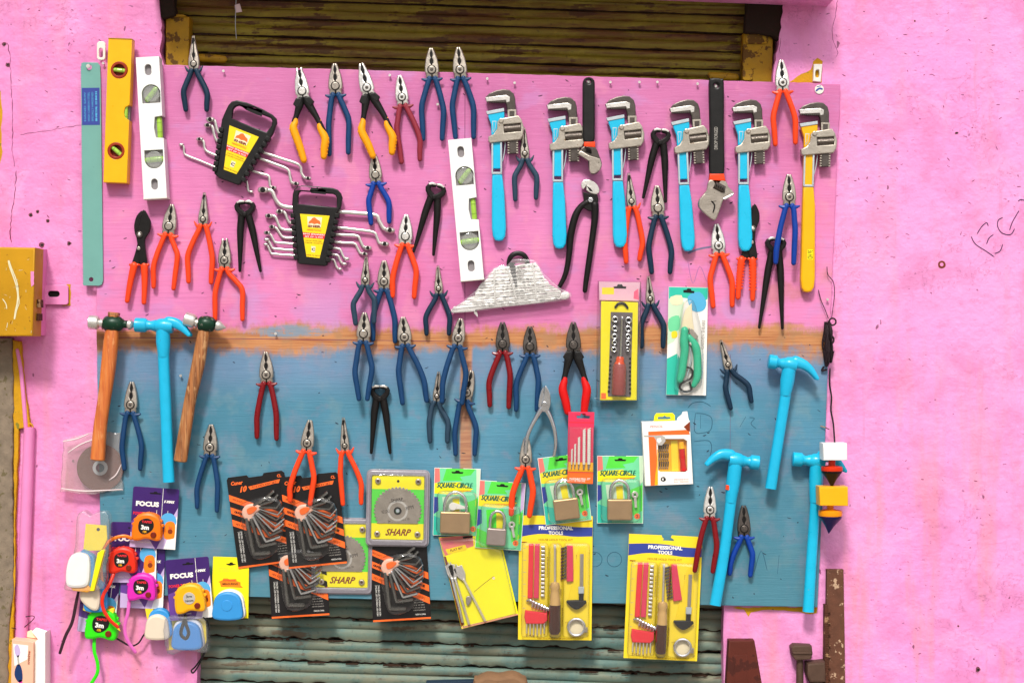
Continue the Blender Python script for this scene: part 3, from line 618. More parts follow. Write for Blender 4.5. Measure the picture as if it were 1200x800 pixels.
L_ = [
 ('long', (226,41), (227,75), (218,131), (242,131), (212,108), (246,110), 'navy', 'dark teal long nose pliers hanging alone between the white level and the yellow pairs'),
 ('comb', (350,79), (354,107), (357,190), (379,186), (341,147), (384,158), 'yb', 'yellow and black pliers with open bright jaws, left one of the two yellow pairs', dict(steel='steel', gap=3, d=9, r=3.9)),
 ('comb', (392,74), (393,101), (386,183), (408,181), (382,146), (412,142), 'blue', 'blue handled pliers hanging between the two yellow and black pliers'),
 ('comb', (423,74), (430,103), (438,185), (459,181), (421,150), (463,156), 'yb', 'yellow and black pliers beside the small maroon pair, right one of the two yellow pairs', dict(steel='steel', gap=1, d=9, r=3.9)),
 ('comb', (468,88), (471,114), (471,192), (492,189), (462,152), (495,162), 'rose', 'faded maroon pliers right of the yellow and black pair in the top row', dict(steel='steel', r=3.2, hw=7)),
 ('comb', (505,56), (506,82), (496,165), (518,165), (491,126), (523,130), 'blue', 'tall blue pliers over the shutter edge, left one of the neighbouring top pair', dict(r=3.3)),
 ('comb', (537,55), (539,82), (534,163), (555,163), (527,125), (558,126), 'blue', 'tall blue pliers right above the upright white level with a slot in its jaws', dict(r=3.3)),
 ('comb', (916,70), (917,97), (909,171), (932,169), (903,138), (935,140), 'orange', 'orange pliers at the top right corner of the board beside the yellow pipe wrench', dict(steel='steel', d=11)),
 ('long', (614,149), (615,180), (604,236), (628,234), (600,208), (632,208), 'grey', 'slate grey long nose pliers between the first and second blue pipe wrench', dict(hw=5, r=3.1)),
 ('comb', (438,180), (440,205), (435,264), (456,262), (429,236), (459,238), 'royal', 'bright blue pliers over the right ends of the upright spanner set', dict(hw=7, r=3.2, d=2)),
 ('comb', (201,239), (198,265), (180,338), (203,340), (177,312), (211,300), 'orange', 'orange pliers between the black bladed snips and the orange long nose pair', dict(r=3.1)),
 ('long', (239,225), (238,257), (221,332), (247,333), (217,300), (252,303), 'orange', 'orange long nose pliers with a round jaw hole left of the black pincers', dict(hw=5.6, r=3.2)),
 ('comb', (263,279), (263,305), (252,376), (284,376), (249,345), (287,340), 'orange', 'orange pliers with spread handles hanging just above the second wooden hammer', dict(gap=2.5, hw=7, r=3.1)),
 ('comb', (476,251), (475,277), (460,349), (485,350), (457,326), (491,318), 'orange', 'orange pliers hanging left of the white level, middle of the pink area', dict(steel='steel', r=3.3)),
 ('comb', (450,305), (450,330), (437,400), (463,402), (434,372), (466,375), 'blue', 'blue pliers mostly behind the slate long nose pair near the board centre', dict(r=3.3, hw=7.2)),
 ('long', (429,300), (428,328), (417,381), (438,379), (411,357), (442,352), 'grey', 'slate long nose pliers hanging over the left side of another blue pair', dict(hw=5, r=3.2, d=11)),
 ('long', (513,311), (514,338), (500,393), (526,393), (496,372), (530,372), 'navy', 'small slate blue long nose pliers alone left of the crumpled striped packet', dict(hw=4.8, r=3.0)),
 ('comb', (427,366), (426,391), (421,469), (430,469), (413,436), (439,432), 'blue', 'blue pliers with nearly closed handles above the small black pincers', dict(r=3.2, d=13)),
 ('comb', (472,371), (474,395), (472,474), (500,471), (464,436), (500,446), 'blue', 'blue pliers right of the nearly closed pair, over the orange paint line', dict(r=3.3, d=9)),
 ('comb', (540,373), (537,396), (518,472), (541,474), (516,448), (549,438), 'blue', 'blue pliers hanging in front of two lower blue pliers', dict(r=3.2, d=12, hw=7)),
 ('long', (514,435), (512,464), (504,519), (524,519), (500,495), (528,495), 'grey', 'slate blue long nose pliers low between the black pincers and the orange primer stripe', dict(hw=4.6, r=3.1, d=2)),
 ('comb', (553,434), (547,460), (534,534), (556,534), (530,508), (561,502), 'blue', 'blue pliers with dark jaws hanging over the vertical orange primer stripe', dict(r=3.1, hw=7, d=2)),
 ('comb', (589,377), (589,403), (574,477), (596,479), (570,448), (601,440), 'dred', 'dark red pliers between two blue pairs just right of the board centre', dict(steel='steel_dark', r=3.3)),
 ('comb', (621,382), (621,406), (605,482), (629,482), (602,450), (634,446), 'blue', 'blue pliers between the dark red pair and the red and black pair', dict(steel='steel_dark', r=3.2)),
 ('comb', (672,377), (672,404), (666,485), (684,485), (656,452), (691,452), 'rb', 'red and black handled pliers hanging above the pink drill bit pack', dict(steel='steel_dark', r=4.2, d=9, hw=8)),
 ('comb', (617,512), (616,538), (599,604), (620,606), (597,580), (628,576), 'orange', 'orange pliers below the chrome pair, handles over a padlock pack', dict(r=3.5, d=12, hw=6.8)),
 ('comb', (363,492), (360,519), (340,588), (363,592), (337,570), (371,560), 'orange', 'orange pliers with handles over the front hex key card', dict(r=3.2, d=14, hw=7)),
 ('long', (402,489), (404,522), (402,592), (423,591), (396,555), (426,566), 'orange', 'orange long nose pliers at the right edge of the front hex key card', dict(r=3.0, d=12, hw=5)),
 ('comb', (311,412), (312,439), (301,514), (324,516), (298,488), (327,486), 'dred', 'dark red pliers alone in the blue area right of the second wooden hammer', dict(r=3.3)),
 ('comb', (154,447), (153,474), (146,551), (164,551), (140,524), (169,522), 'blue', 'blue pliers between the first wooden hammer and the cyan hammer handle', dict(r=3.1, steel='steel_grey', hw=7.2)),
 ('comb', (247,497), (246,524), (231,596), (254,600), (228,572), (258,568), 'blue', 'blue pliers left of the hex key cards, below the second wooden hammer', dict(r=3.0, hw=7.6)),
 ('long', (737,202), (740,236), (734,309), (749,306), (729,282), (756,284), 'orange', 'orange red long nose pliers right beside the third blue pipe wrench handle', dict(hw=5.4, r=3.2, d=2, steel='steel_grey')),
 ('comb', (770,217), (771,244), (764,321), (785,321), (757,290), (790,294), 'navy', 'navy pliers below the pincers, left of the fourth blue pipe wrench', dict(r=3.3)),
 ('long', (760,323), (762,350), (752,408), (777,408), (748,382), (781,382), 'navy', 'navy long nose pliers between the socket set and the garden shears packs', dict(hw=5, r=3.3)),
 ('comb', (840,262), (842,288), (836,361), (858,360), (829,328), (861,330), 'orange', 'orange pliers under the head of the large adjustable wrench', dict(r=3.3, steel='steel', d=2)),
 ('comb', (925,204), (925,231), (909,309), (930,310), (907,290), (935,270), 'royal', 'bright blue pliers over the black pincers left of the yellow pipe wrench', dict(r=3.3, d=13, hw=7.4)),
 ('long', (845,398), (853,427), (857,480), (881,472), (847,455), (880,452), 'navy', 'navy long nose pliers tilted anticlockwise near the cyan hammers on blue board', dict(hw=4.8, r=3.1)),
 ('comb', (833,570), (832,597), (814,670), (835,671), (815,645), (843,640), 'dred', 'dark red pliers over the cyan hammer beside the lower yellow tool card', dict(r=3.2, d=12, steel='steel', hw=7)),
 ('comb', (872,592), (872,619), (855,674), (879,676), (853,660), (885,650), 'royal', 'short bright blue pliers low between two cyan hammer handles', dict(r=3.2, steel='steel_dark', hw=7)),
]
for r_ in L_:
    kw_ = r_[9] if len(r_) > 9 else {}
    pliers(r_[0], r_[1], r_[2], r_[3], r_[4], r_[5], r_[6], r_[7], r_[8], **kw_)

# chrome slip-joint pliers
t = thing('slip_joint_pliers', 'polished chrome slip joint pliers overlapping the orange pliers jaws', 'pliers', 637, 474, 13, group='pliers hung on the board')
for s, half in ((-1, [(637.6,453),(634,458),(631.5,468),(631,476),(634,482),(639,480),(640,472),(637.5,462)]), (1, [(638.5,452),(642,455),(645,463),(645,474),(642,481),(636,482),(634,474),(637,464)])):
    m = MB((637, 474)); m.ext(sm(half, 3), 2, 5.5 if s < 0 else 7, 'chrome', .9); m.build('jaw', t)
m = MB((637, 474)); m.disc(638, 473, 2.9, 6, 8.4, 'chrome', .8); m.build('pivot', t)
m = MB((637, 474)); m.tube([(635,478,4,3.4),(629,488,4,2.6),(621,503,4,2.4),(617,516,4,2.6),(616,530,4,2.4)], 'chrome', 12, flat=.8); m.build('handle', t)
m = MB((637, 474)); m.tube([(639,478,4,3.4),(645,489,4,2.6),(650,505,4,2.3),(651,520,4,2.1),(649,533,4,1.9)], 'chrome', 12, flat=.8); m.build('handle', t)

# groove joint pliers
t = thing('groove_joint_pliers', 'long black groove joint pliers with bright jaws right of the second blue pipe wrench', 'pliers', 691, 226, 3, group='pliers hung on the board')
m = MB((691, 226)); m.ext(sm([(681,219),(682,213),(687,210.5),(694,212),(700,217),(702.5,224),(699,228),(692,226.5),(687,223),(687,218),(684,222)], 2), 2, 7, 'steel', .9); m.poly([(684,216),(692,221),(695,225),(691,224),(688,219)], 7.15, 'gap'); m.build('jaw', t)
m = MB((691, 226)); m.ext(sm([(683,225),(690,227),(700,228),(701,238),(699,246),(690,247),(683,243),(679,246),(676,243),(684,236)], 2), 1.5, 6, 'blackm', .9)
m.tube([(697,240,4,4.8),(697,256,4,4.1),(694,280,4,3.7),(690,308,4,3.6),(687,328,4,3.2),(685.5,340,4,2.8)], 'blackm', 12, flat=.8); m.build('handle', t)
m = MB((691, 226)); m.tube([(688,237,4,4.0),(680,243,4,3.6),(674,254,4,4.2),(669,275,4,4.2),(667,298,4,3.5),(663,320,4,3.1),(656,335,4,2.6)], 'blackm', 12, flat=.8); m.build('handle', t)
m = MB((691, 226)); m.disc(692, 234.5, 3.3, 5.5, 8, 'chrome', .7, 6); m.stroke([(690,233.5),(694,236)], .8, 8.2, 'gap'); m.build('pivot', t)

# end-cutting pincers
def pincers(c, w_, eL, eR, label, rot=0, d=3):
    t = thing('pincers', label, 'pincers', c[0], c[1], d, group='black pincers hung on the board')
    P = Vector(c); ca, sa = math.cos(math.radians(rot)), math.sin(math.radians(rot))
    def q(x, y): return (P.x + x*ca - y*sa, P.y + x*sa + y*ca)
    k = w_/12.5
    for s in (-1, 1):
        m = MB(c)
        pts = [(.3,-10.5),(6*k,-10.8),(10.5*k,-8.5),(12.5*k,-4.5),(11.5*k,0),(8,4.5),(4.5,8),(1,9.5),(-2.5,6),(-.5,2.5),(3.5,-.5),(6.5*k,-3.5),(6*k,-6),(.3,-6.8)]
        m.ext([q(x*s, y) for x, y in pts], .5, 7.5, 'blackm', 1.6)
        m.ext([q(x*s, y) for x, y in [(.3,-10.7),(5.5*k,-11),(9.6*k,-9.2),(8.8*k,-7.4),(5*k,-8.6),(.3,-8.7)]], 7.3, 8.2, 'steel', .4)
        m.build('jaw', t)
        e = eL if s < 0 else eR
        m = MB(c); a = q(4*s, 6); b2 = ((a[0]*.72+e[0]*.28) + s*.9, a[1]*.72+e[1]*.28); b3 = ((a[0]*.35+e[0]*.65)+s*.4, a[1]*.35+e[1]*.65)
        m.tube([a+(4, 4.2), b2+(4, 4.1), b3+(4, 2.9), tuple(e)+(4, 1.7)], 'blackm', 10, 5, .75); m.build('handle', t)
    m = MB(c); m.disc(*q(0, 5.2), 2.6, 7, 9, 'blackm', .8); m.build('pivot', t)
pincers((287,246), 12.5, (281,317), (305,317), 'black pincers left of the upright spanner set')
pincers((510,226), 12.5, (485,294), (508,298), 'black pincers tilted clockwise just left of the upright white level', 12)
pincers((774,162), 12.0, (754,231), (780,236), 'black pincers between the third and fourth blue pipe wrench', 6)
pincers((909,289), 12.5, (890,383), (917,384), 'longest black pincers, partly behind the bright blue pliers at right', 2)
pincers((445,462), 12.0, (435,530), (457,530), 'short black pincers on the blue paint below the centre pliers', 0)

# tin snips
def snips(piv, out, L, R, topL, topR, label, d, ribs):
    t = thing('tin_snips', label, 'snips', piv[0], piv[1], d, group='orange handled snips')
    for s in (0, 1):
        m = MB(piv); m.ext(sm(out[s], 3), 1.5 + s*1.5, 5 + s*2, 'blackm', .9); m.build('blade', t)
    m = MB(piv); m.disc(piv[0], piv[1], 3.8, 6.5, 8.6, 'steel_dark', .7); m.disc(piv[0], piv[1], 1.8, 8.2, 9.4, 'steel', .5); m.disc(piv[0]-1, piv[1]+16, 2.1, 6.5, 8.2, 'steel_grey', .6); m.build('pivot', t)
    for a, e in ((topL, L), (topR, R)):
        m = MB(piv); mid = ((a[0]+e[0])/2 + (.6 if a is topR else -.6), (a[1]+e[1])/2); m.tube([a+(4.5, 4.4), mid+(4.5, 3.6), tuple(e)+(4.5, 2.9)], 'orange', 12, 6, .8)
        m.tube([(a[0]-4.5, a[1]-1, 4.5, 1.6), (a[0]+4.5, a[1]-1, 4.5, 1.6)], 'orange', 8, smooth=False)
        if ribs:
            for i in range(9): f = .12 + i*.08; x = a[0]+(e[0]-a[0])*f; y = a[1]+(e[1]-a[1])*f; m.tube([(x-3.6, y, 5.6, 1.1), (x+3.6, y, 5.6, 1.1)], 'orange', 6, smooth=False)
        m.build('handle', t)
snips((164,275), [[(167,247),(160,253),(157,264),(158,274),(161,284),(157,300),(155,308),(163,309),(166,292),(169,280),(168,262)], [(168,246),(174,254),(177,262),(175,272),(170,281),(171,295),(172,309),(164,309),(162,290),(160,276),(163,262)]], (149,352), (168.5,354), (157,311), (169,311), 'tin snips with long black blades and orange handles at the far left', 3, False)
snips((882,268), [[(884,240),(878,250),(875,262),(876,274),(872,290),(869,300),(879,301),(884,285),(886,262)], [(884,239),(889,247),(890,257),(887,266),(884,276),(886,290),(887,302),(878,302),(878,282),(878,264),(881,250)]], (865,348), (882,350), (869,304), (882,304), 'tin snips with ribbed orange handles half behind the fifth blue pipe wrench', 2, True)

# ------------------------------------------------------------ pipe wrenches
def pipe_wrench(u, v, rot, label, end, enamel='cyan', d=3, wide=1.0):
    """drawn around the hook top at (588, 106); end = handle length"""
    o = (588, 106); t = thing('pipe_wrench', label, 'pipe wrench', u, v, d, rot, 'pipe wrenches in a row')
    m = MB(o)
    hook = [(566.5,115),(571,110),(579,106.6),(588,105),(595,106),(600,110.5),(601.8,117),(602,134),(603.4,152),(603.8,180),(594,180.5),(592.6,135),(591.5,124),(590,120.6),(577,120.6),(568,119)]
    m.ext(hook, 2, 8.5, 'steel_dark', 1.1)
    m.ext([(567,114.5),(591,112.2),(595.5,114.2),(595.2,120),(591.5,121),(590.4,118),(568,119.4)], 3, 9.2, 'steel', .5)
    for i in range(9): m.ext(rect(568.5+i*2.4, 118.6, 569.7+i*2.4, 120.8), 3, 8.8, 'steel_dark', .2)
    m.ext(rect(592.6,129,602.6,138), 8.4, 9.0, 'cast', .2, holes=[rect(594.8,131,600.4,137.5)])
    for i in range(15):
        for x in (593.2, 603.4): m.ext(rect(x-1.1, 138+i*2.9, x+1.1, 139.5+i*2.9), 3, 8.9, 'cast', .3)
    m.build('hook_jaw', t)
    m = MB(o); L = end
    # heel and I-beam body
    m.ext([(569.5,133),(588.6,130),(589,137),(586,150),(585.6,L*.52+106),(573.4,L*.52+106),(573.2,146),(570,137)], 1.5, 8, enamel, 1.0)
    for a_, b_ in (((574.4,166),(574,203)), ((584.6,166),(584.4,203))): m.ext([(a_[0]-1,a_[1]),(a_[0]+1,a_[1]),(b_[0]+1,b_[1]),(b_[0]-1,b_[1])], 7.6, 9.4, 'silverp', .4)
    m.ext(rect(573.6,201.5,585.4,204), 7.6, 9.4, 'silverp', .4)
    m.ext([(574.5,142),(579.5,142),(578,152),(575,156)], 7.6, 8.3, 'silverp', .2); m.ext([(575.3,143),(578.6,143),(577.3,151.5),(575.6,154)], 8.2, 8.6, enamel, .2)
    n = 106 + L
    m.ext([(573.6,203.5),(585.6,203.5),(588,225*1),(589.6,n-16),(588.6,n-6),(585.5,n-1),(581,n),(576.5,n-1),(573.6,n-6),(572.6,n-16),(573,225)], 1, 8.8, enamel, 2.4)
    m.build('body', t)
    m = MB(o); m.ext([(567.5,130.8),(588.3,127.2),(588.8,131),(568.8,134.6)], 2, 9, 'silverp', .5)
    for i in range(8): m.ext(rect(569.5+i*2.3, 129.6-i*.38, 570.6+i*2.3, 131-i*.38), 2, 8.6, 'steel_dark', .1)
    m.build('heel_jaw', t)
    m = MB(o)
    fr = [(587.7,139),(605,136),(608.8,141),(611.5,150),(610.6,159),(607.3,164.3),(590,166),(572,168),(569.8,166),(569.8,160.5),(576,157.5),(580,151),(580.6,142.8),(583,140)]
    m.ext(fr, 1, 11, 'cast', 1.2, holes=[[(588,146.8),(607.4,145.2),(607.8,154.4),(588.4,156.2)]])
    m.disc(584.9, 142.2, 2.9, 10.8, 12.6, 'cast', .9); m.build('frame', t)
    m = MB(o); m.tube([(588.5,151.3,7.6,3.9),(607.3,149.9,7.6,3.9)], 'steel_dark', 16, smooth=False, rnd=False)
    for i in range(14): f = i/13; x = 589+f*17.6; y = 151.2-f*1.3; m.tube([(x,y-3.6,8.8,.45),(x,y,11.6,.45),(x,y+3.6,8.8,.45)], 'steel_grey', 5, 3)
    m.build('nut', t)
    m = MB(o); m.tube([(589.5,167,6,.6),(588.4,178,6,.6),(586,189,6,.6)], 'silverp', 6); m.build('spring', t)
    return t
W1 = pipe_wrench(590, 106, 0, 'first blue pipe wrench from the left, beside slate long nose pliers', 176)
W1.rotation_euler = (0, math.radians(-.6), 0)
dup(W1, 662, 115, 3, -.2, 'second blue pipe wrench, left of the small adjustable wrench'); dup(W1, 730.5, 113.5, 3, -1.0, 'third blue pipe wrench, left of orange red long nose pliers')
dup(W1, 805.5, 118, 3, -2.6, 'fourth blue pipe wrench, just left of the large adjustable wrench'); dup(W1, 879, 118, 3, -.4, 'fifth blue pipe wrench, in front of orange handled snips')
WY = pipe_wrench(957.5, 121, 1.2, 'yellow pipe wrench hanging at the right edge of the board', 221, 'yenamel', 3)
mb = MB((588, 106)); mb.text('36 HD', 583, 283, 10, 6, 9.05, 'p_black', 90, .0); mb.ext(rrect(579.5, 277, 586.5, 289, 1), 8.7, 8.95, 'p_yellow', .1); mb.build('size_sticker', WY)

# ------------------------------------------------------------ adjustable wrenches
def adj(o, handle, band, jaw1, jaw2, worm, label, mark=None, band_v=None, hole=None, jm=('steel', 'steel_dark')):
    t = thing('adjustable_wrench', label, 'wrench', o[0], o[1], 10, group='adjustable wrenches', dc=14)
    m = MB(o); m.ext(handle, 1, 8, 'blk', 2.0, holes=[circ(hole[0], hole[1], 2.6, 14)]); m.disc(hole[0], hole[1], 2.2, -2, 4, 'steel', .8)
    if mark: m.text(*mark)
    m.build('handle', t)
    m = MB(o); m.ext(band, .6, 8.6, 'orange', 1.6); m.build('band', t)
    m = MB(o); m.ext(jaw1, 1, 8, jm[1], 1.3); m.build('head', t)
    m = MB(o); m.ext(jaw2, 1.5, 9, jm[0], 1.0); m.build('sliding_jaw', t)
    m = MB(o); (a, b2, r) = worm; m.tube([a + (7, r), b2 + (7, r)], 'steel_dark', 14, smooth=False, rnd=False)
    for i in range(5): f = .1+.2*i; x = a[0]+(b2[0]-a[0])*f; y = a[1]+(b2[1]-a[1])*f; m.tube([(x-1, y-r*.9, 8.4, .7), (x+.6, y, 7+r+.3, .7), (x+1, y+r*.9, 8.4, .7)], 'blackm', 5, 3)
    m.build('worm_screw', t); return t
adj((689,100), rrect(682.6,91,697,168,7), [(684.5,166),(697.5,166),(697.5,173),(684,172)],
    sm([(685,171),(697,172),(702,182),(705,191),(704,197),(699,203),(693,203.5),(690,198),(689,188),(685,184),(676.5,180),(680,175)], 2),
    [(676.5,180),(680.5,176.5),(690,182),(703,186),(705,193),(703,199),(697,203.5),(692,203),(690,199),(690,189)],
    ((686,175), (692,177), 3.2), 'small adjustable wrench with black handle, orange band and bright jaw', hole=(689.6,96), jm=('steel_grey', 'steel_dark'))
AB = adj((838,100), sm([(830.5,98),(834,92.5),(839.5,92),(845,93),(848,98),(848,150),(847.5,210),(832,210),(831.5,150)], 3), [(831.5,203),(848,203),(850,212),(830.5,211)],
    sm([(831,210),(849,211),(853,218),(859.5,225),(857.5,228),(848,233),(845,240),(840,254),(836,257.5),(828,252),(820,244),(818,238),(820,232),(828,222)], 2),
    [(846,232),(859.5,225.5),(858,229),(849,234)], ((837,216), (848,222), 4.6),
    'large adjustable wrench with long black handle and grey head beside the orange pliers', mark=('DROP FORGED', 838.5, 162, 26, 4, 8.08, 'p_grey', -90, 0), hole=(839,101), jm=('steel', 'steel_grey'))
mm = MB((838, 100)); mm.stroke([(833,235),(837,240),(835,249)], 1.8, 8.15, 'gap', 3); mm.stroke([(833,236),(839,235)], 1.2, 8.15, 'gap', 2); mm.build('jaw_gap', AB)

# ------------------------------------------------------------ hammers
def ball_peen(o, face, neck, head, peen, handle, wedge, label, matw, tilt):
    t = thing('ball_peen_hammer', label, 'hammer', o[0], o[1], 8, group='wooden handled hammers', dc=18)
    m = MB(o); a, b2 = face; A, B = Vector(a), Vector(b2)
    m.lathe(a+(12,), b2+(12,), [(0, 7.4), (.06, 8.2), (.8, 8.2), (1, 7.0)], 'steel', 24); 
    m.lathe(b2+(12,), head[0]+(12,), [(0, 6.4), (.3, 4.8), (.7, 5.2), (1, 7.6)], 'steel', 20)
    m.lathe(head[0]+(12,), head[1]+(12,), [(0, 6.5), (.12, 8.6), (.5, 9.8), (.88, 8.2), (1, 6)], 'green', 24)
    m.lathe(head[1]+(12,), peen[0]+(12,), [(0, 6), (.4, 4.4), (1, 4.6)], 'green', 20)
    m.lathe(peen[0]+(12,), peen[1]+(12,), peen[2], 'steel', 22); m.build('head', t)
    m = MB(o); m.tube(handle, matw, 14, 6, .8, rnd=False, power=.75); e = handle[-1]; m.ext(wedge, 5, 17, 'woodold', 1)
    a1 = handle[-1]; m.lathe(a1[:3], (a1[0]-.2, a1[1]+1.6, a1[2]), [(0, a1[3]*.98), (.6, a1[3]*.8), (1, a1[3]*.3)], 'woodend', 16)
    m.build('handle', t); return t
ball_peen((133,378), ((105,377.5), (116,378)), None, [(122,379), (144,379.5)], ((149,380), (157.5,380.5), [(0, 3.6), (.2, 5.6), (.55, 5.8), (.85, 3.6), (1, .6)]),
          [(134,366,12,6.2),(133,376,12,6.4),(130.5,400,12,8.4),(127.5,430,12,8.6),(123,465,12,7.6),(118,500,12,7.8),(115.2,536.5,12,8.4)], [(128,365.5),(140,367),(139,371),(127.5,370)],
          'ball peen hammer with smooth orange handle and green head, hanging over the bagged grinding disc', 'wood', 0)
ball_peen((238,380), ((217,373), (229,377)), None, [(233,379), (252,380.5)], ((254,381), (265,384), [(0, 6), (.25, 6.2), (.6, 3.8), (1, .5)]),
          [(243,380,12,6),(238,395,12,7),(233,425,12,7.8),(224,465,12,7.0),(218,500,12,7.4),(212,538,12,7.9)], [(238,371),(248,373),(247,376),(238,375)],
          'ball peen hammer with worn brown handle and green head, right of the cyan hammer', 'woodold', 0)
def claw(o, hc, face, claw_pts, handle, label, mat, sq, d=6, sticker=None):
    """hc = head centre, face = outer end of the striking face, claw_pts = curved centre line"""
    t = thing('claw_hammer', label, 'hammer', o[0], o[1], d, group='blue painted steel hammers', dc=d+10)
    m = MB(o); H = Vector(hc); F = Vector(face)
    m.lathe(tuple(F)+(11,), tuple(F.lerp(H, .42))+(11,), [(0, 7.2), (.07, 8.3), (.85, 8.3), (1, 7)], mat, 24)
    m.lathe(tuple(F.lerp(H, .42))+(11,), tuple(F.lerp(H, .72))+(11,), [(0, 6.2), (.4, 5.2), (1, 7)], mat, 20)
    m.lathe(tuple(F.lerp(H, .68))+(11,), tuple(H + (H-F)*.32)+(11,), [(0, 6), (.25, 8.4), (.6, 9.4), (1, 7.6)], mat, 22)
    m.build('head', t)
    for s in (-1, 1):
        m = MB(o); m.tube([(x, y, 11 + s*(2.5+1.2*i), r*.95) for i, (x, y, r) in enumerate(claw_pts)], mat, 12, 6, .55); m.build('claw', t)
    m = MB(o); m.tube(handle, mat, 18, 4, .85, rnd=False, power=.8); m.lathe((handle[0][0], handle[0][1]-3, 11), (handle[1][0], handle[1][1]-2, 11), [(0, 8), (.5, 8.4), (1, 6.4)], mat, 18)
    if sticker: m.ext([(c[0], c[1]) for c in sticker], 14, 17.3, 'orange', .5)
    m.build('handle', t)
claw((190,382), (192,382), (158.5,380.5), [(198,378,7.5),(206,379,6.2),(214,384,4.6),(222,392,2.6)], [(191,386,11,6.8),(192,420,11,6.6),(194.5,480,11,6.6),(198,563,11,6.8)], 'sky blue claw hammer hanging between the two wooden handled hammers', 'cyan2', 0)
claw((925,428), (925,427), (900.5,423), [(932,424,7.5),(941,427,6),(949,433,4.2),(956.5,443,2.2)], [(925,432,11,6.6),(920,465,11,6.3),(912,515,11,6.3),(903,571,11,6.6)], 'sky blue claw hammer highest on the right, claw turned to the cord', 'cyan2', 0)
claw((862,540), (863,539), (889.5,542), [(856,533,7),(846,532,5.8),(837,536,4.2),(828.5,543.5,2.2)], [(862,545,11,6.8),(856,590,11,6.4),(848,650,11,6.4),(838,707,11,6.8)], 'sky blue claw hammer with claw turned left and a small orange sticker', 'cyan2', 0, 5, [(850,567),(859,568.5),(858.5,574),(849.5,572.5)])
claw((958,540), (957,540), (928.5,537.5), [(964,534,7.5),(974,536,6),(982,542,4.2),(989.5,551,2.2)], [(957,545,11,6.2),(955,590,11,6.0),(951,650,11,6.2),(947,715,11,6.6)], 'sky blue claw hammer lowest at the right board edge behind the plumb bobs', 'cyan', 0, 2)

# ------------------------------------------------------------ levels and saw blade
def vial_tube(m, u, v, L, r, rot, d):
    a = math.radians(rot); dx, dy = math.cos(a)*L/2, math.sin(a)*L/2
    m.tube([(u-dx, v-dy, d, r), (u+dx, v+dy, d, r)], 'vial', 14, smooth=False)
    for f in (-.28, .28): m.stroke([(u+dx*f*2-dy*r/L*2, v+dy*f*2+dx*r/L*2), (u+dx*f*2+dy*r/L*2, v+dy*f*2-dx*r/L*2)], .5, d+r+.1, 'deepgreen')
M['deepgreen'] = pm('vial_mark', '#3c6a1c', .5)
def dshape(u, v, r, top):   # circle with one flat side
    return ([(u-r, v-top*r), (u+r, v-top*r)] + [(u+r*math.cos(a), v+top*r*math.sin(a)) for a in [PI*i/16 for i in range(17)]])
def white_level(u, v, rot, label, L, flip):
    t = thing('spirit_level', label, 'level', u, v, 0, rot, 'spirit levels', dc=14); o = (0, 0); W = 13.6
    y1, y2, y3, y4, y5 = 15, 43, 82, 119, L-16
    holes = [rrect(-3.8, y1-6.5, 3.8, y1+6.5, 3.7), dshape(2, y2, 10.8, -1), dshape(1, y4, 10.8, 1), rrect(-3.8, y5-6.5, 3.8, y5+6.5, 3.7)]
    body = [(-W, 0), (W, 0), (W, y3-13), (W-9, y3-12), (W-10.5, y3), (W-9, y3+12), (W, y3+13), (W, L), (-W, L)]
    m = MB(o); m.ext(body, 14, 18, 'white', .4, holes=holes); m.ext(rect(-W+.2, .2, W-12, L-.2), 0, 14, 'white', 0); m.ext(rect(W-2, .2, W-.1, y3-13), 0, 14.1, 'white', 0); m.ext(rect(W-2, y3+13, W-.1, L-.2), 0, 14.1, 'white', 0)
    m.build('frame', t)
    m = MB(o); m.ext(rect(-W+1, 1, W-3, L-1), 11, 14.05, 'recess', 0); m.ext(rect(W-12, y3-13, W-2, y3+13), 2, 8, 'recess', .5); m.build('inner_web', t)
    for (x, y, l, r, a) in ((2, y2, 15, 3.2, -48), (W-5, y3, 20, 3.4, 90), (1, y4, 16, 3.4, -3)):
        m = MB(o); vial_tube(m, x, y, l, r, a, 14.5 if y != y3 else 12); m.disc(x, y, 9.6, 14.2, 18.3, 'lens', .6, 28) if y != y3 else None; m.build('vial', t)
    m = MB(o); m.ext(rect(-W-.2, L-1, W+.2, L+1), 0, 18.4, 'whitep', .4); m.build('end_cap', t)
    return t
L2 = white_level(173.5, 67.5, -3.2, 'white spirit level with grey vials beside the yellow level at left', 164, 0)
L3 = dup(L2, 539, 164.5, 0, -5.2, 'white spirit level hanging in the middle between pliers and a blue pipe wrench')
t = thing('spirit_level', 'yellow spirit level with red ringed vials, right of the teal saw blade', 'level', 141.5, 46.5, 0, 2.05, 'spirit levels', dc=12)
m = MB((0, 0)); W = 13.8; L = 167
m.ext([(-W,0),(W,0),(W,76),(W-5,79),(W-6.5,85),(W-5,91),(W,94),(W,L),(-W,L)], 0, 15, 'yenamel', .7, holes=[circ(.5, 36, 9.6), circ(-.5, 130, 9.6)]); m.build('frame', t)
m = MB((0, 0)); m.ext(rect(-W, -1, W, .2), 0, 15.6, 'ochre', .4); m.build('end_cap', t)
m = MB((0, 0)); m.ext(rect(W-9, 74, W-1, 96), 1, 9, 'recess', .5); vial_tube(m, W-5, 85, 16, 2.6, 90, 11); m.build('vial', t)
for y, a in ((36, 5), (130, 40)):
    m = MB((0, 0)); m.ring(0, y, 6.8, 9.8, 9, 15.6, 'rim', .5); m.disc(0, y, 7.5, 4, 9, 'rim', .2); vial_tube(m, 0, y, 13, 2.7, a, 12); m.build('vial', t)
t = thing('handsaw_blade', 'long teal handsaw blade with a blue printed label, farthest left on the board', 'saw blade', 106, 73, 0, -.6, dc=3)
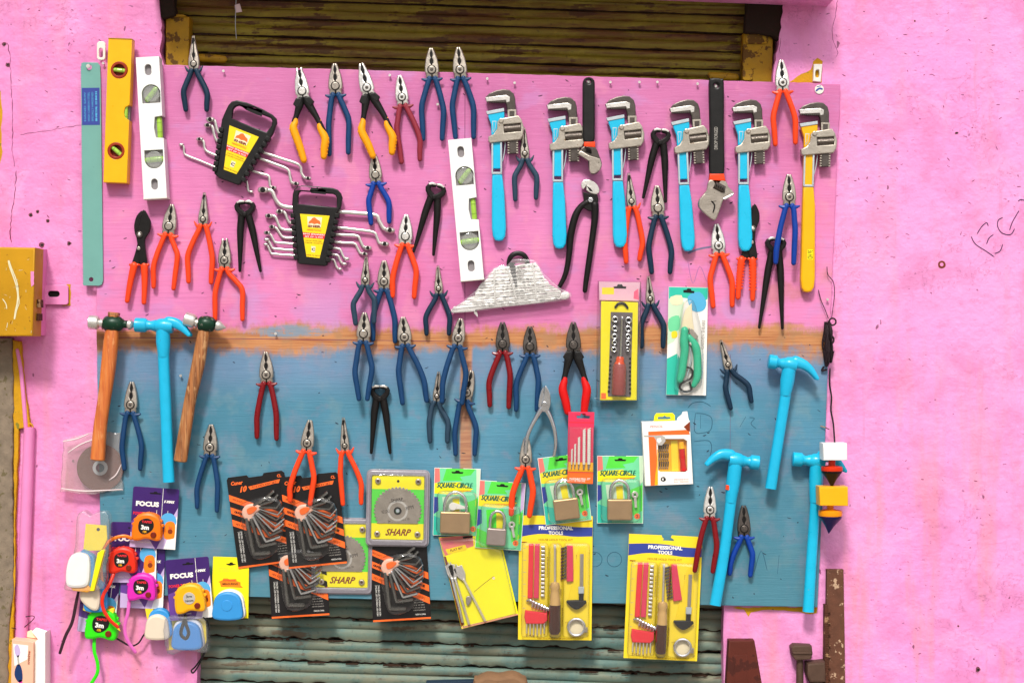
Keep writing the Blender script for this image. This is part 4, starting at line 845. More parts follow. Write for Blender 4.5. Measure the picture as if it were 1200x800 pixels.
m = MB((0, 0)); out = [(-11, 1), (-8, 0), (8, .5), (11, 4), (11.6, 20), (12, 255), (10.5, 260), (7, 261.5), (-11, 261)]
left = [(-11, y) if i % 2 else (-12.1, y) for i, y in enumerate([258-k*1.3 for k in range(196)])]
m.ext(out + left, 1, 2.6, 'teal', .3, holes=[circ(-1.5, 6, 3, 14), circ(-2, 254, 2.6, 14)]); m.build('blade', t)
m = MB((0, 0)); m.ext(rect(-10.6, 30, 10.2, 73.5), 2.5, 2.8, 'p_blue', .05)
for k in range(4): m.text(['HAND SAW', 'HIGH CARBON STEEL', 'SPECIALLY HARDENED', 'BI-METAL 12 INCH'][k], -7+k*4.4, 52, 34, 2.2, 2.95, 'p_sky', -90, 0)
m.build('printed_label', t)
m = MB((0, 0)); m.tube([(-1.5, 6, -1, .9), (-1.5, 6, 5, .9)], 'steel', 8, smooth=False, rnd=False); m.lathe((-1.5, 5.6, 5), (-1.5, 5.6, 5.8), [(0, 2.6), (1, 2.2)], 'steel', 14)
o = m.build('nail'); o.location = place(106, 73, 0); tag(o, 'nail through the top hole of the teal saw blade', 'nail', 'bare nails in the board')
# ------------------------------------------------------------ spanner sets
def lozenge(m, path, d, r0, k=1.0, mat='steel'):
    """a cranked ring spanner: shank along path, thick ring heads at both ends"""
    P = [p + (d, r0) for p in path]; m.tube(P, mat, 8, 4, .75)
def spanner(path, d, r, label, hl, hr, set_no):
    o = path[len(path)//2]; t = MB(o)
    t.tube([p + (d, r) for p in path], 'steel_span', 10, 4, .7)
    for e, q, hh in ((path[0], path[1], hl), (path[-1], path[-2], hr)):
        if not hh: continue
        a = Vector(e); b_ = (Vector(e)-Vector(q)).normalized(); 
        L, R = hh
        dirn = Vector((-1 if e is path[0] else 1, .12 if e is path[-1] else -.02)).normalized()
        t.tube([tuple(a - dirn*L*.25)+(d, R*.9), tuple(a+dirn*L*.35)+(d, R), tuple(a + dirn*L)+(d, R*.95)], 'steel_span', 12, 3, 1.1)
        t.lathe(tuple(a+dirn*L*.45)+(d+R*.9,), tuple(a+dirn*L*.45)+(d+R*1.35,), [(0, R*.75), (1, R*.6)], 'gap', 12) if R > 2.2 else None
    ob = t.build('ring_spanner'); ob.location = place(o[0], o[1], 4, 8); tag(ob, label, 'spanner', 'ring spanners in the two black racks')
M['steel_span'] = pm('satin_spanner_steel', '#e2ddd8', .33, .8, .12, 110, .1)
def rack(z, label, o, pts):
    """pts: dictionary of outlines in zoomed coordinates, z turns them into layout units"""
    t = thing('spanner_rack', label, 'spanner rack', o[0], o[1], 4, group='black spanner racks', dc=10)
    Z = lambda L: [z(*p) for p in L]
    m = MB(o); m.ext(Z(pts['out']), 4, 10, 'blk', 1.2, holes=[Z(pts['grip']), Z(pts['slot'])])
    q = Z(pts['panel']); c = (sum(p[0] for p in q)/4, sum(p[1] for p in q)/4)
    m.build('frame', t)
    ou = pts['rimL'], pts['rimR']
    for a, b_ in ou:
        m = MB(o)
        A, B = Vector(z(*a)), Vector(z(*b_)); n = 8; dirn = (B-A).normalized(); nn = Vector((-dirn.y, dirn.x))
        for i in range(n):
            p = A.lerp(B, (i+.5)/n); w_, h_ = 2.6, 2.6
            m.ext([tuple(p+nn*w_+dirn*h_), tuple(p-nn*w_+dirn*h_), tuple(p-nn*w_-dirn*h_), tuple(p+nn*w_-dirn*h_)], 2, 12.5, 'blk', .7)
        m.build('clip_row', t)
    m = MB(o); m.ext(q, 10, 10.5, 'p_tyellow2', .1)
    A, B, C_, D_ = [Vector(p) for p in q]
    def at(fx, fy): return A.lerp(B, fx).lerp(D_.lerp(C_, fx), fy)
    def quad(x0, y0, x1, y1, d, mat): m.poly([tuple(at(x0, y0)), tuple(at(x1, y0)), tuple(at(x1, y1)), tuple(at(x0, y1))], d, mat)
    rot = math.degrees(math.atan2((B-A).y, (B-A).x)); W_ = (B-A).length; H_ = (at(.5, 1)-at(.5, 0)).length
    quad(.24, .05, .76, .30, 10.62, 'p_cream')
    m.poly([tuple(at(*p)) for p in ((.27, .22), (.3, .16), (.37, .13), (.42, .08), (.5, .06), (.6, .11), (.7, .14), (.74, .22), (.6, .2), (.5, .22), (.4, .2))], 10.75, 'p_orange')
    def tx(s_, fx, fy, w_, h_, mat, bold=.02): p = at(fx, fy); m.text(s_, p.x, p.y, W_*w_, H_*h_, 10.9, mat, rot, bold)
    tx('SHER', .5, .27, .44, .055, 'p_brown', .04); tx('HARDTOOLS', .5, .355, .48, .04, 'p_orange', .01)
    quad(.0, .43, 1, .55, 10.7, 'p_red'); tx('RING SPANNERS', .5, .46, .72, .035, 'p_white'); tx('SET OF 12 PCS', .5, .52, .6, .035, 'p_white')
    tx('DROP FORGED', .5, .61, .55, .025, 'p_brown', 0); tx('CHROME VANADIUM', .5, .66, .6, .025, 'p_brown', 0)
    quad(.38, .74, .62, .88, 10.7, 'p_cream'); tx('C', .5, .81, .12, .07, 'p_navy', .04); tx('MADE IN INDIA', .5, .95, .5, .025, 'p_brown', 0)
    m.build('printed_label', t); return t
M['p_tyellow2'] = paper('label_yellow', '#f6d81c')
z2 = lambda x, y: (300 + x/6.667, 200 + y/6.667)
z1 = lambda x, y: (200 + x/6.667, 100 + y/6.667)
rack(z2, 'black trapezoid rack of cranked spanners hanging upright with yellow and red label', z2(450, 450), dict(
    out=[(285,265),(290,190),(300,155),(325,130),(360,120),(480,126),(600,138),(640,152),(665,180),(676,215),(668,270),(660,300),(636,330),(560,735),(540,745),(340,728),(325,715),(300,400)],
    grip=[(332,262),(333,200),(340,175),(355,163),(600,185),(622,196),(632,215),(632,290),(480,275)], slot=[(440,145),(520,150),(540,160),(540,182),(440,172),(432,160)],
    panel=[(348,340),(578,355),(500,684),(398,672)], rimL=((290,330),(318,700)), rimR=((640,330),(560,720))))
rack(z1, 'black trapezoid rack of cranked spanners tilted clockwise with yellow and red label', z1(560, 450), dict(
    out=[(435,200),(455,160),(480,132),(520,122),(600,140),(720,190),(800,235),(828,265),(832,300),(812,350),(800,385),(760,440),(545,775),(525,778),(380,725),(345,690),(352,620),(395,340),(405,270)],
    grip=[(480,262),(492,190),(510,170),(535,162),(760,250),(785,262),(795,285),(790,320),(750,370),(620,320)], slot=[(615,172),(660,180),(710,205),(708,238),(640,212),(605,195)],
    panel=[(465,318),(693,408),(520,697),(420,660)], rimL=((405,330),(350,680)), rimR=((775,400),(560,760))))
A = 'ring spanner in the upright rack, '
zz = lambda L: [z2(*p) for p in L]
UP = [
 ([(70,152),(125,160),(155,225),(200,272),(285,290),(460,305),(660,322),(800,332),(935,348),(960,390),(995,448),(1030,462)], 2.3, 'thickest and topmost with the largest heads', (4.5, 4.2), (4.8, 3.6), 6),
 ([(195,318),(225,330),(252,390),(290,412),(450,425),(605,440),(780,460),(915,480),(940,515),(960,562),(990,570)], 1.7, 'second from the top', (3.6, 2.9), (4.2, 3.2), 5),
 ([(110,352),(150,360),(175,420),(205,456),(300,468),(450,480),(600,495),(700,502),(790,510),(812,545),(835,590),(860,600)], 1.7, 'third from the top', (3.4, 3.0), (3.6, 2.8), 4),
 ([(130,438),(158,450),(185,490),(215,520),(300,524),(450,535),(580,552),(680,562),(765,568),(788,600),(810,640),(835,648)], 1.5, 'fourth from the top, the middle one', (2.8, 2.6), (3.2, 2.5), 3),
 ([(95,485),(118,505),(140,545),(165,562),(320,574),(450,588),(575,600),(620,606),(655,615),(672,650),(688,680),(700,686)], 1.4, 'third from the bottom', (2.8, 2.5), (2.4, 2.2), 6),
 ([(90,538),(105,560),(125,598),(150,610),(322,624),(450,632),(560,648),(610,655),(640,665),(655,700),(672,722),(682,726)], 1.4, 'second from the bottom, right head small', (2.2, 2.2), (2.2, 2.0), 5),
 ([(80,575),(95,595),(112,635),(138,650),(325,664),(450,672),(552,688),(600,694),(612,710),(625,745),(640,764),(648,766)], 1.3, 'the bottom one, thinnest of its spanners', (1.8, 1.9), (1.8, 1.7), 4)]
for p, r, lb, hl, hr, dd in UP: spanner(zz(p), dd-4, r, A+lb, hl, hr, 1)
A = 'ring spanner in the tilted rack, '
zz = lambda L: [z1(*p) for p in L]
TI = [
 ([(320,268),(345,280),(360,340),(385,382),(420,392),(560,455),(700,515),(850,568),(1000,620),(1018,680),(1040,716),(1062,724)], 1.7, 'highest one, ending at far right above the upright rack', (3.8, 3.2), (3, 2.4), 6),
 ([(298,312),(325,325),(340,390),(362,432),(395,444),(540,505),(670,560),(800,610),(910,655),(928,710),(940,755),(965,765)], 1.7, 'second from the top', (3.2, 2.9), (3.2, 2.6), 5),
 ([(232,420),(255,440),(262,490),(290,520),(375,556),(500,610),(620,660),(700,688),(760,706),(768,745),(772,780),(790,796)], 1.5, 'second from the bottom, left head in mid air', (3, 2.5), (3, 2.4), 4),
 ([(85,462),(98,480),(100,525),(125,548),(230,590),(360,645),(480,700),(575,738),(592,760),(598,800),(602,820),(618,828)], 1.2, 'lowest one, reaching farthest left', (1.8, 2.0), (1.8, 1.8), 3)]
for p, r, lb, hl, hr, dd in TI: spanner(zz(p), dd-4, r, A+lb, hl, hr, 1)

M['clear0'] = clear('thin_clear_blister', '#ffffff', .0, .45, .05); M['holderw'] = pm('pale_peach_holder', '#f4c8b4', .35, 0, .1, 60, .1); M['keyd'] = pm('black_oxide_key', '#8a8884', .24, .8, .2, 60, .2); M['crinkle'] = clear('crinkled_film', '#ffffff', .14, .7, .06)
# ------------------------------------------------------------ crumpled packet of strips
z3 = lambda x, y: (525 + x/8, 285 + y/8)
t = thing('blade_packet', 'crumpled fan of white and silver striped packets under a black plastic loop', 'packet', *z3(600, 400), 2, dc=10)
o = z3(600, 400)
m = MB(o); c = z3(655, 165); m.tube([z3(570,225)+(3,2.4), z3(572,165)+(3,2.7), z3(600,115)+(4,3.0), z3(655,95)+(4,3.0), z3(710,112)+(4,3.0), z3(742,160)+(3,2.7), z3(745,210)+(3,2.4)], 'blk', 10, 5, .6); 
m.ext([z3(*p) for p in [(565,200),(620,190),(625,310),(660,420),(630,440),(600,330)]], 1, 4, 'gap', .4); m.build('hanging_loop', t)
M['foil'] = pm('crinkled_white_foil', '#f6f3ee', .3, .1, .12, 90, 1.0, coat=.6)
M['foilg'] = pm('crinkled_grey_foil', '#aaa49c', .34, .3, .3, 90, 1.0)
m = MB(o); NR = 13
Lp = [(430,238),(60,640)]; 
left = [(430,238),(420,262),(385,295),(370,330),(330,365),(300,395),(285,425),(262,455),(255,490),(190,510),(170,535),(120,565),(60,590),(40,620)]
right = [(820,180),(850,220),(870,265),(890,300),(910,335),(935,352),(950,385),(985,400),(1010,420),(1050,440),(1060,462),(1050,480),(1040,500),(1050,520)]
for i in range(NR):
    a, b2, c2, d2 = left[i], right[i], right[i+1], left[i+1]
    n = 22; vs = []
    for k in range(n+1):
        f = k/n
        x0 = a[0]+(b2[0]-a[0])*f; y0 = a[1]+(b2[1]-a[1])*f; x1 = d2[0]+(c2[0]-d2[0])*f; y1 = d2[1]+(c2[1]-d2[1])*f
        j = random.uniform(-4, 4); h_ = random.uniform(-.5, .5)
        sag = 26*math.sin(PI*f)*(i/NR)
        for t_, dd in ((0, 7.0+h_*.5), (.35, 7.9+h_), (.9, 7.9+h_*.8), (1.0, 6.9)):
            p = z3(x0+(x1-x0)*t_, y0+(y1-y0)*t_ + j + 0*sag); vs.append(p + (dd,))
    fs = [(k*4+q, k*4+q+1, k*4+5+q, k*4+4+q) for k in range(n) for q in range(3)]
    m.add(vs, fs, 'foil')
    # dark printed broken bars in each fold
    for k in range(16):
        f = (k+.5)/16
        if random.random() < (.6 if k < 6 or k > 11 else .25): continue
        x = a[0]+(b2[0]-a[0])*f; y = (a[1]+(b2[1]-a[1])*f + d2[1]+(c2[1]-d2[1])*f)/2 + 7
        hw_ = (b2[0]-a[0])/46*random.uniform(.6, 1.25)
        m.poly([z3(x-hw_, y-2), z3(x+hw_, y-3), z3(x+hw_, y+3.5), z3(x-hw_, y+4)], 8.9, random.choice(['foilg', 'foilg', 'p_black', 'p_grey']))
for k in range(8):
    x0, y0 = 566+k*8.5, 186+k*30; m.poly([z3(x0, y0), z3(628+k*3, y0-4), z3(632+k*3, y0+13-k*.6), z3(x0+5, y0+18-k*.6)], 9.2, 'gap')
for k in range(5): m.poly([z3(640+k*2, 180+k*36), z3(735-k*6, 172+k*36), z3(730-k*6, 180+k*36), z3(642+k*2, 189+k*36)], 9.2, 'foilg')
m.build('strip', t)
m = MB(o)
for (x0, y0, x1, y1) in ((555,232,640,520), (430,250,440,560), (790,185,830,520)): m.ext([z3(x0-7,y0), z3(x0+9,y0), z3(x1+9,y1), z3(x1-7,y1)], 7.4, 9.4, 'foil', .5)
m.ext(sm([z3(*p) for p in [(30,640),(60,600),(250,585),(480,565),(700,530),(1040,498),(1052,520),(850,560),(520,595),(272,625),(270,668),(240,640),(60,655)]], 2), 3, 7, 'foil', 1.5)
m.ext(sm([z3(*p) for p in [(1050,470),(1090,452),(1130,462),(1140,490),(1115,520),(1070,525),(1040,505)]], 3), 2, 7, 'foil', 2.5)
m.build('wrapper', t)
m = MB(o); m.ext(sm([z3(*p) for p in [(425,225),(560,205),(600,150),(730,150),(830,170),(900,280),(1060,425),(1150,460),(1130,530),(850,570),(520,605),(272,640),(30,650),(120,550),(260,440)]], 2), 6, 11.5, 'crinkle', 2, back=False); m.build('plastic_pouch', t)

# ------------------------------------------------------------ carded goods
def shackle_lock(t, cx, y0, w_, bh, sh, mat='brass', d=4):
    """padlock with body w_ x bh at (cx, y0), shackle rising sh above it"""
    m = MB((0, 0)); m.ext(rrect(cx-w_/2, y0, cx+w_/2, y0+bh, 1.6), d, d+9, mat, 1.4); lk = m.build('padlock', t)
    m = MB((0, 0)); R = w_*.36; m.tube([(cx-R, y0+1, d+4.5, 1.9), (cx-R, y0-sh+R*1.1, d+4.5, 1.9), (cx-R*.7, y0-sh+R*.35, d+4.5, 1.9), (cx, y0-sh, d+4.5, 1.9), (cx+R*.7, y0-sh+R*.35, d+4.5, 1.9), (cx+R, y0-sh+R*1.1, d+4.5, 1.9), (cx+R, y0+1, d+4.5, 1.9)], 'chrome', 12, 5, rnd=False); m.build('shackle', lk)
def keyring(t, x, y, ang, d=4):
    m = MB((0, 0)); a = math.radians(ang); ux, uy = math.sin(a), math.cos(a)
    m.ext(circ(x, y, 4, 16), d, d+1.2, 'steel', .3, holes=[circ(x, y, 1.6, 10)])
    n = (-uy, ux); L = 15
    m.ext([(x+n[0]*1.6+ux*3.6, y+n[1]*1.6+uy*3.6) if False else (x+uy*-1.5+ux*3.6, y+ux*1.5+uy*3.6), (x+uy*1.5+ux*3.6, y-ux*1.5+uy*3.6), (x+uy*1.3+ux*L, y-ux*1.3+uy*L), (x-uy*1.5+ux*L, y+ux*1.5+uy*L)], d, d+1, 'steel', .2)
    m.build('key', t)
def padlock_card(u, v, rot, d, label, small=False, keys='right', tone=0):
    t = thing('padlock_pack', label, 'padlock pack', u, v, d, rot, 'padlock packs'); W, H = 54, 79
    m = MB((0, 0)); m.ext([(0,0),(20,0),(22,2),(32,2),(34,0),(W,0),(W,H),(0,H)], 0, 1, 'p_white', .2)
    e = 1.06
    def P(p, mat, dd=0): m.poly(p, e+dd, mat)
    P(rect(.5,.5,W-.5,H-.5), 'p_mint'); P([(14,.5),(W-6,.5),(W-16,14),(10,15)], 'p_green', .05); P([(.5,.5),(6,.5),(7,16),(.5,18)], 'p_salmon', .05)
    P([(.5,18),(30,16),(W-8,24),(26,31),(.5,30)], 'p_ywarm' if tone else 'p_yellow', .05)
    P([(W-5,.5),(W-.5,.5),(W-.5,30),(W-4,34)], 'p_lilac' if tone else 'p_pale', .05); P([(.5,34),(5,34),(6,50),(.5,54)], 'p_blue', .05)
    P([(10,34),(30,32),(34,60),(14,66)], 'p_lime' if small else 'p_pale', .05); P([(22,36),(30,35),(31,60),(24,61)], 'p_yellow', .1)
    P([(30,10),(W-8,7),(W-4,20),(38,20)], 'p_mint', .1); P([(38,40),(W-1,34),(W-1,64),(42,70)], 'p_green', .05); P([(.5,56),(12,60),(18,H-1),(.5,H-.5)], 'p_green' if small else 'p_teal', .05)
    m.text('SQUARE-CIRCLE', 24, 20.5, 42, 7.2, e+.25, 'p_deep', 0, .03, .35); m.stroke([(20, 26.3), (34, 26), (44, 25.8)], .8, e+.2, 'p_orange', 2)
    m.disc(W-7, H-8.5, 3.4, e, e+.12, 'p_orange', 0, 16); m.text('2', W-7, H-8.5, 2.6, 3.4, e+.2, 'p_brown')
    m.poly([(20,4.2),(24,4.2),(25.2,2.6),(28.8,2.6),(30,4.2),(34,4.2),(33,6),(21,6)], e+.3, 'gap')
    m.build('card', t)
    if small: shackle_lock(t, 24, 54, 22.5, 19.5, 20, 'silverlock'); keyring(t, 41, 49, 15)
    elif keys == 'mid':
        shackle_lock(t, 26, 50, 35, 25, 23); m = MB((0,0)); m.ext([(18,42),(24,39.5),(38,44),(38,46.5),(30,47),(22,47.5)], 7, 8.4, 'whitep', .4); m.disc(23, 44, 4.6, 7, 8.8, 'whitep', .4); m.build('key', t)
    else: shackle_lock(t, 26 if keys=='right' else 24, 50, 29, 24, 22); keyring(t, 44, 45, 5)
    m = MB((0,0)); y_ = 26; m.ext(rrect(4, y_, W-4, H-2.5, 6), 1, 15, 'clear', 4); m.build('blister', t)
    return t
M['silverlock'] = pm('grey_brass', '#b5a7a0', .4, .5, .15, 70, .15)
padlock_card(509, 548, 1.5, 3, 'padlock pack with a wide brass lock and keys inside the shackle, leftmost of four', keys='mid')
padlock_card(562, 562.5, 4, 5, 'padlock pack with a small grey lock, partly under the orange pliers handles', small=True, tone=1)
padlock_card(630, 537, -7, 6, 'padlock pack tilted anticlockwise under the pink drill bit pack', tone=1)
padlock_card(700, 534, .2, 3, 'padlock pack hanging straight beside the orange and white bit box', tone=0)

# hex key cards
def hex_card(u, v, rot, d, label):
    t = thing('hex_key_pack', label, 'hex key pack', u, v, d, rot, 'hex key packs'); W, H = 68, 107
    m = MB((0, 0)); m.ext([(2,0)]+[(24,0),(26,3),(42,3),(44,0)]+[(W-3,0),(W,3),(W,H),(0,H),(0,3)], 0, 1, 'p_black', .2); e = 1.06
    for y0 in (20, 34.5, 49): m.poly([(.3,y0),(.3,y0+7.6),(W-.3,y0+7.6+33),(W-.3,y0+33)], e, 'p_orange')
    for i, y0 in enumerate((20, 34.5, 49)):
        for (f, w_) in ((.14, 12), (.86, 12)): m.text(['HIGH QUALITY', 'CR-V STEEL', 'HEX KEYS'][i], f*W, y0+3.8+33*f, w_*(.75+.25*(f<.5)), 2.6, e+.12, 'p_black', 26, 0)
    m.poly([(.2,H-2.2),(W-.2,H-2.2),(W-.2,H-.1),(.2,H-.1)], e+.05, 'p_orange')
    m.text('10', 18, 15.5, 9, 7, e+.1, 'p_orange', -3, .05, .4); m.poly([(24,13.5),(62,9.5),(60,14),(56,13.8),(26,17.5)], e, 'p_orange'); m.text('PCS HEX KEY SET', 43, 13.5, 30, 2.2, e+.12, 'p_black', -5, 0, .2)
    m.text('Cuner', 11.5, 7.5, 14, 4.6, e+.1, 'p_orange', 0, .04, .2); m.text('CL', W-6.5, 5.5, 5, 3.6, e+.1, 'p_orange', 0, .04)
    for i in range(5): m.text(['CHROME VANADIUM', '1.5 2 2.5 3 4 5', '6 8 10 MM', 'BALL POINT', 'LONG ARM'][i], W-13, 60+i*4.2 if False else H-11-i*3.0, 14-i, 1.3, e+.2, 'p_grey', 0, 0)
    for i in range(2): m.text('HEX KEY WRENCH SET METRIC', 6+i*3, 82, 36, 1.9, e+.1, 'p_white', -90, 0)
    m.text('MADE IN CHINA', W-12, H-6, 12, 1.8, e+.1, 'p_white', 0, 0)
    m.build('card', t)
    m = MB((0, 0)); m.ext(sm([(14,40),(20,34),(30,34),(37,38),(35,42),(28,46),(25,52),(19,53),(14,47)], 3), 3, 7.2, 'holderw', 1.8); m.ext(sm([(20,39),(27,36.5),(32,39),(27,44),(21,45)], 3), 7, 8, 'p_orange', .5); m.build('key_holder', t)
    KE = [(18,50,21,92,38,93,2.9,'keyd'),(23,51,29,84,47,83,2.4,'keyd'),(26,49,37,79,53,76,2.0,'chrome'),(28,48,42,73,56,69,1.8,'keyd'),(30,46,47,68,59,62,1.6,'chrome'),(32,45,50,62,61,56,1.4,'chrome'),(34,43,52,56,62,50,1.3,'keyd'),(35,41,54,50,62,43,1.2,'chrome'),(35,39,54,42,60,36,1.5,'keyd'),(33,37,49,34,57,28,1.9,'keyd'),(29,35.5,43,29,53,23,2.2,'keyd')]
    for i, (a, b_, c, d_, e2, f2, r, mt) in enumerate(KE):
        m = MB((0, 0)); z = 5 + (i % 3)*.7; x1, y1 = c, d_
        m.tube([(a, b_, z, r*.95), ((a+c)/2, (b_+d_)/2, z, r*.95), (c-(c-a)*.06, d_-(d_-b_)*.06, z, r*.95), (c+(e2-c)*.12, d_+(f2-d_)*.05, z, r*.95), (e2, f2, z, r*.95)], mt, 6, 3); m.build('hex_key', t)
    m = MB((0, 0)); m.ext(sm([(12,36),(24,29),(44,27),(60,33),(63,52),(58,76),(44,96),(20,97),(14,70)], 4), 1, 12.5, 'clear0', 4); m.build('blister', t)
    return t
hx = hex_card(264.5, 560, -7.6, 5, 'black and orange hex key card at far left, partly under another card')
dup(hx, 327.6, 559.5, 9, -5.6, 'black and orange hex key card under the orange pliers handles')
dup(hx, 311, 618, 1, -3.6, 'black and orange hex key card lowest at left, half covered by two others')
dup(hx, 430.5, 622, 2, -3.4, 'black and orange hex key card below the round saw blade pack')

# circular saw packs
def saw_pack(u, v, rot, d, label):
    t = thing('saw_blade_pack', label, 'saw blade pack', u, v, d, rot, 'circular saw blade packs'); W, H = 74, 90
    m = MB((0, 0)); m.ext(rrect(0, 0, W, H, 6), 0, 1, 'traygrey', .3); m.ext(rrect(1.5, 1.5, W-1.5, H-1.5, 5), 1, 4, 'traygrey', 1, holes=[rrect(6, 6.5, W-6, H-8, 3)]); m.build('tray', t)
    m = MB((0, 0)); m.ext(rect(6.5, 7, W-6.5, H-8.5), 1, 2, 'p_green', .1)
    m.poly(rect(6.6, 7.1, W-6.6, 23), 2.06, 'p_yellow'); m.poly(rect(6.6, H-27, W-6.6, H-8.6), 2.06, 'p_yellow')
    m.text('SHARP', W/2+1, H-17, 30, 8, 2.2, 'p_brown', 0, .03, .4); m.text('TCT SAW BLADE', W/2-6, H-5, 12, 2, 1.2, 'p_red', 0, 0)
    m.disc(W/2, 13.5, 1.6, 2, 2.3, 'gap', 0, 8); m.build('card', t)
    m = MB((0, 0)); cx, cy, R = W/2, 48, 28; pts = []
    for i in range(40):
        a = 2*PI*i/40; pts += [(cx+(R-2.2)*math.cos(a), cy+(R-2.2)*math.sin(a)), (cx+R*math.cos(a+.05), cy+R*math.sin(a+.05)), (cx+R*math.cos(a+.1), cy+R*math.sin(a+.1))]
    pts = [(x, min(y, H-27.2)) for x, y in pts]
    m.ext(pts, 2.2, 3, 'steel_grey', .2, holes=[circ(cx, cy, 3.2, 16)]); 
    for ra, rb, mt in ((9.5, 12, 'steel'), (14, 17.5, 'steel'), (20, 21.2, 'steel_dark')): m.ext(circ(cx, cy, rb, 40), 3, 3.06, mt, 0, holes=[circ(cx, cy, ra, 40)]) if rb < 15 or True and cy+rb < H-27 else None  # lighter and darker steel rings painted for the blade's round sheen
    m.text('SHARP', cx-1, cy-13, 14, 3.4, 3.12, 'gap', -8, .01); m.stroke([(cx-10, cy-9.6), (cx+9, cy-12)], .7, 3.12, 'gap', 2)
    m.text('NO LOAD', cx-14, cy+1, 9, 4.0, 3.12, 'gap', -10, 0); m.text('RPM', cx+14, cy-4, 9, 4, 3.12, 'gap', -15, 0); m.text('115 x 20', cx+9, cy+10, 10, 2, 3.12, 'gap', -12, 0)
    m.build('circular_blade', t)
    m = MB((0, 0)); m.ring(cx, cy, 2.6, 4.6, 2.6, 4, 'gap', .3); m.disc(cx, cy, 2.2, 1, 3.4, 'silverp', .3); m.build('hub', t)
    for x, y in ((13.5, 13.5), (W-13.5, 13.5), (13.5, H-15), (W-13.5, H-15)):
        m = MB((0, 0)); m.disc(x, y, 3.5, 1.5, 4.5, 'steel_grey', 1.2, 16); m.disc(x, y, 1.5, 4, 5, 'rust', .4, 12); m.build('stud', t)
    m = MB((0, 0)); m.ext(rrect(4, 4.5, W-4, H-5, 5), 3.2, 8, 'clear', 2.5); m.build('blister', t); return t
M['traygrey'] = pm('smoky_plastic_tray', '#a9a4ab', .25, 0, .12, 60, .2, coat=.5)
sp = saw_pack(429.5, 549.5, 1, 6, 'round saw blade pack with full blade visible, above a hex key card')
dup(sp, 364, 606, 0, .8, 'round saw blade pack half hidden behind a hex key card')

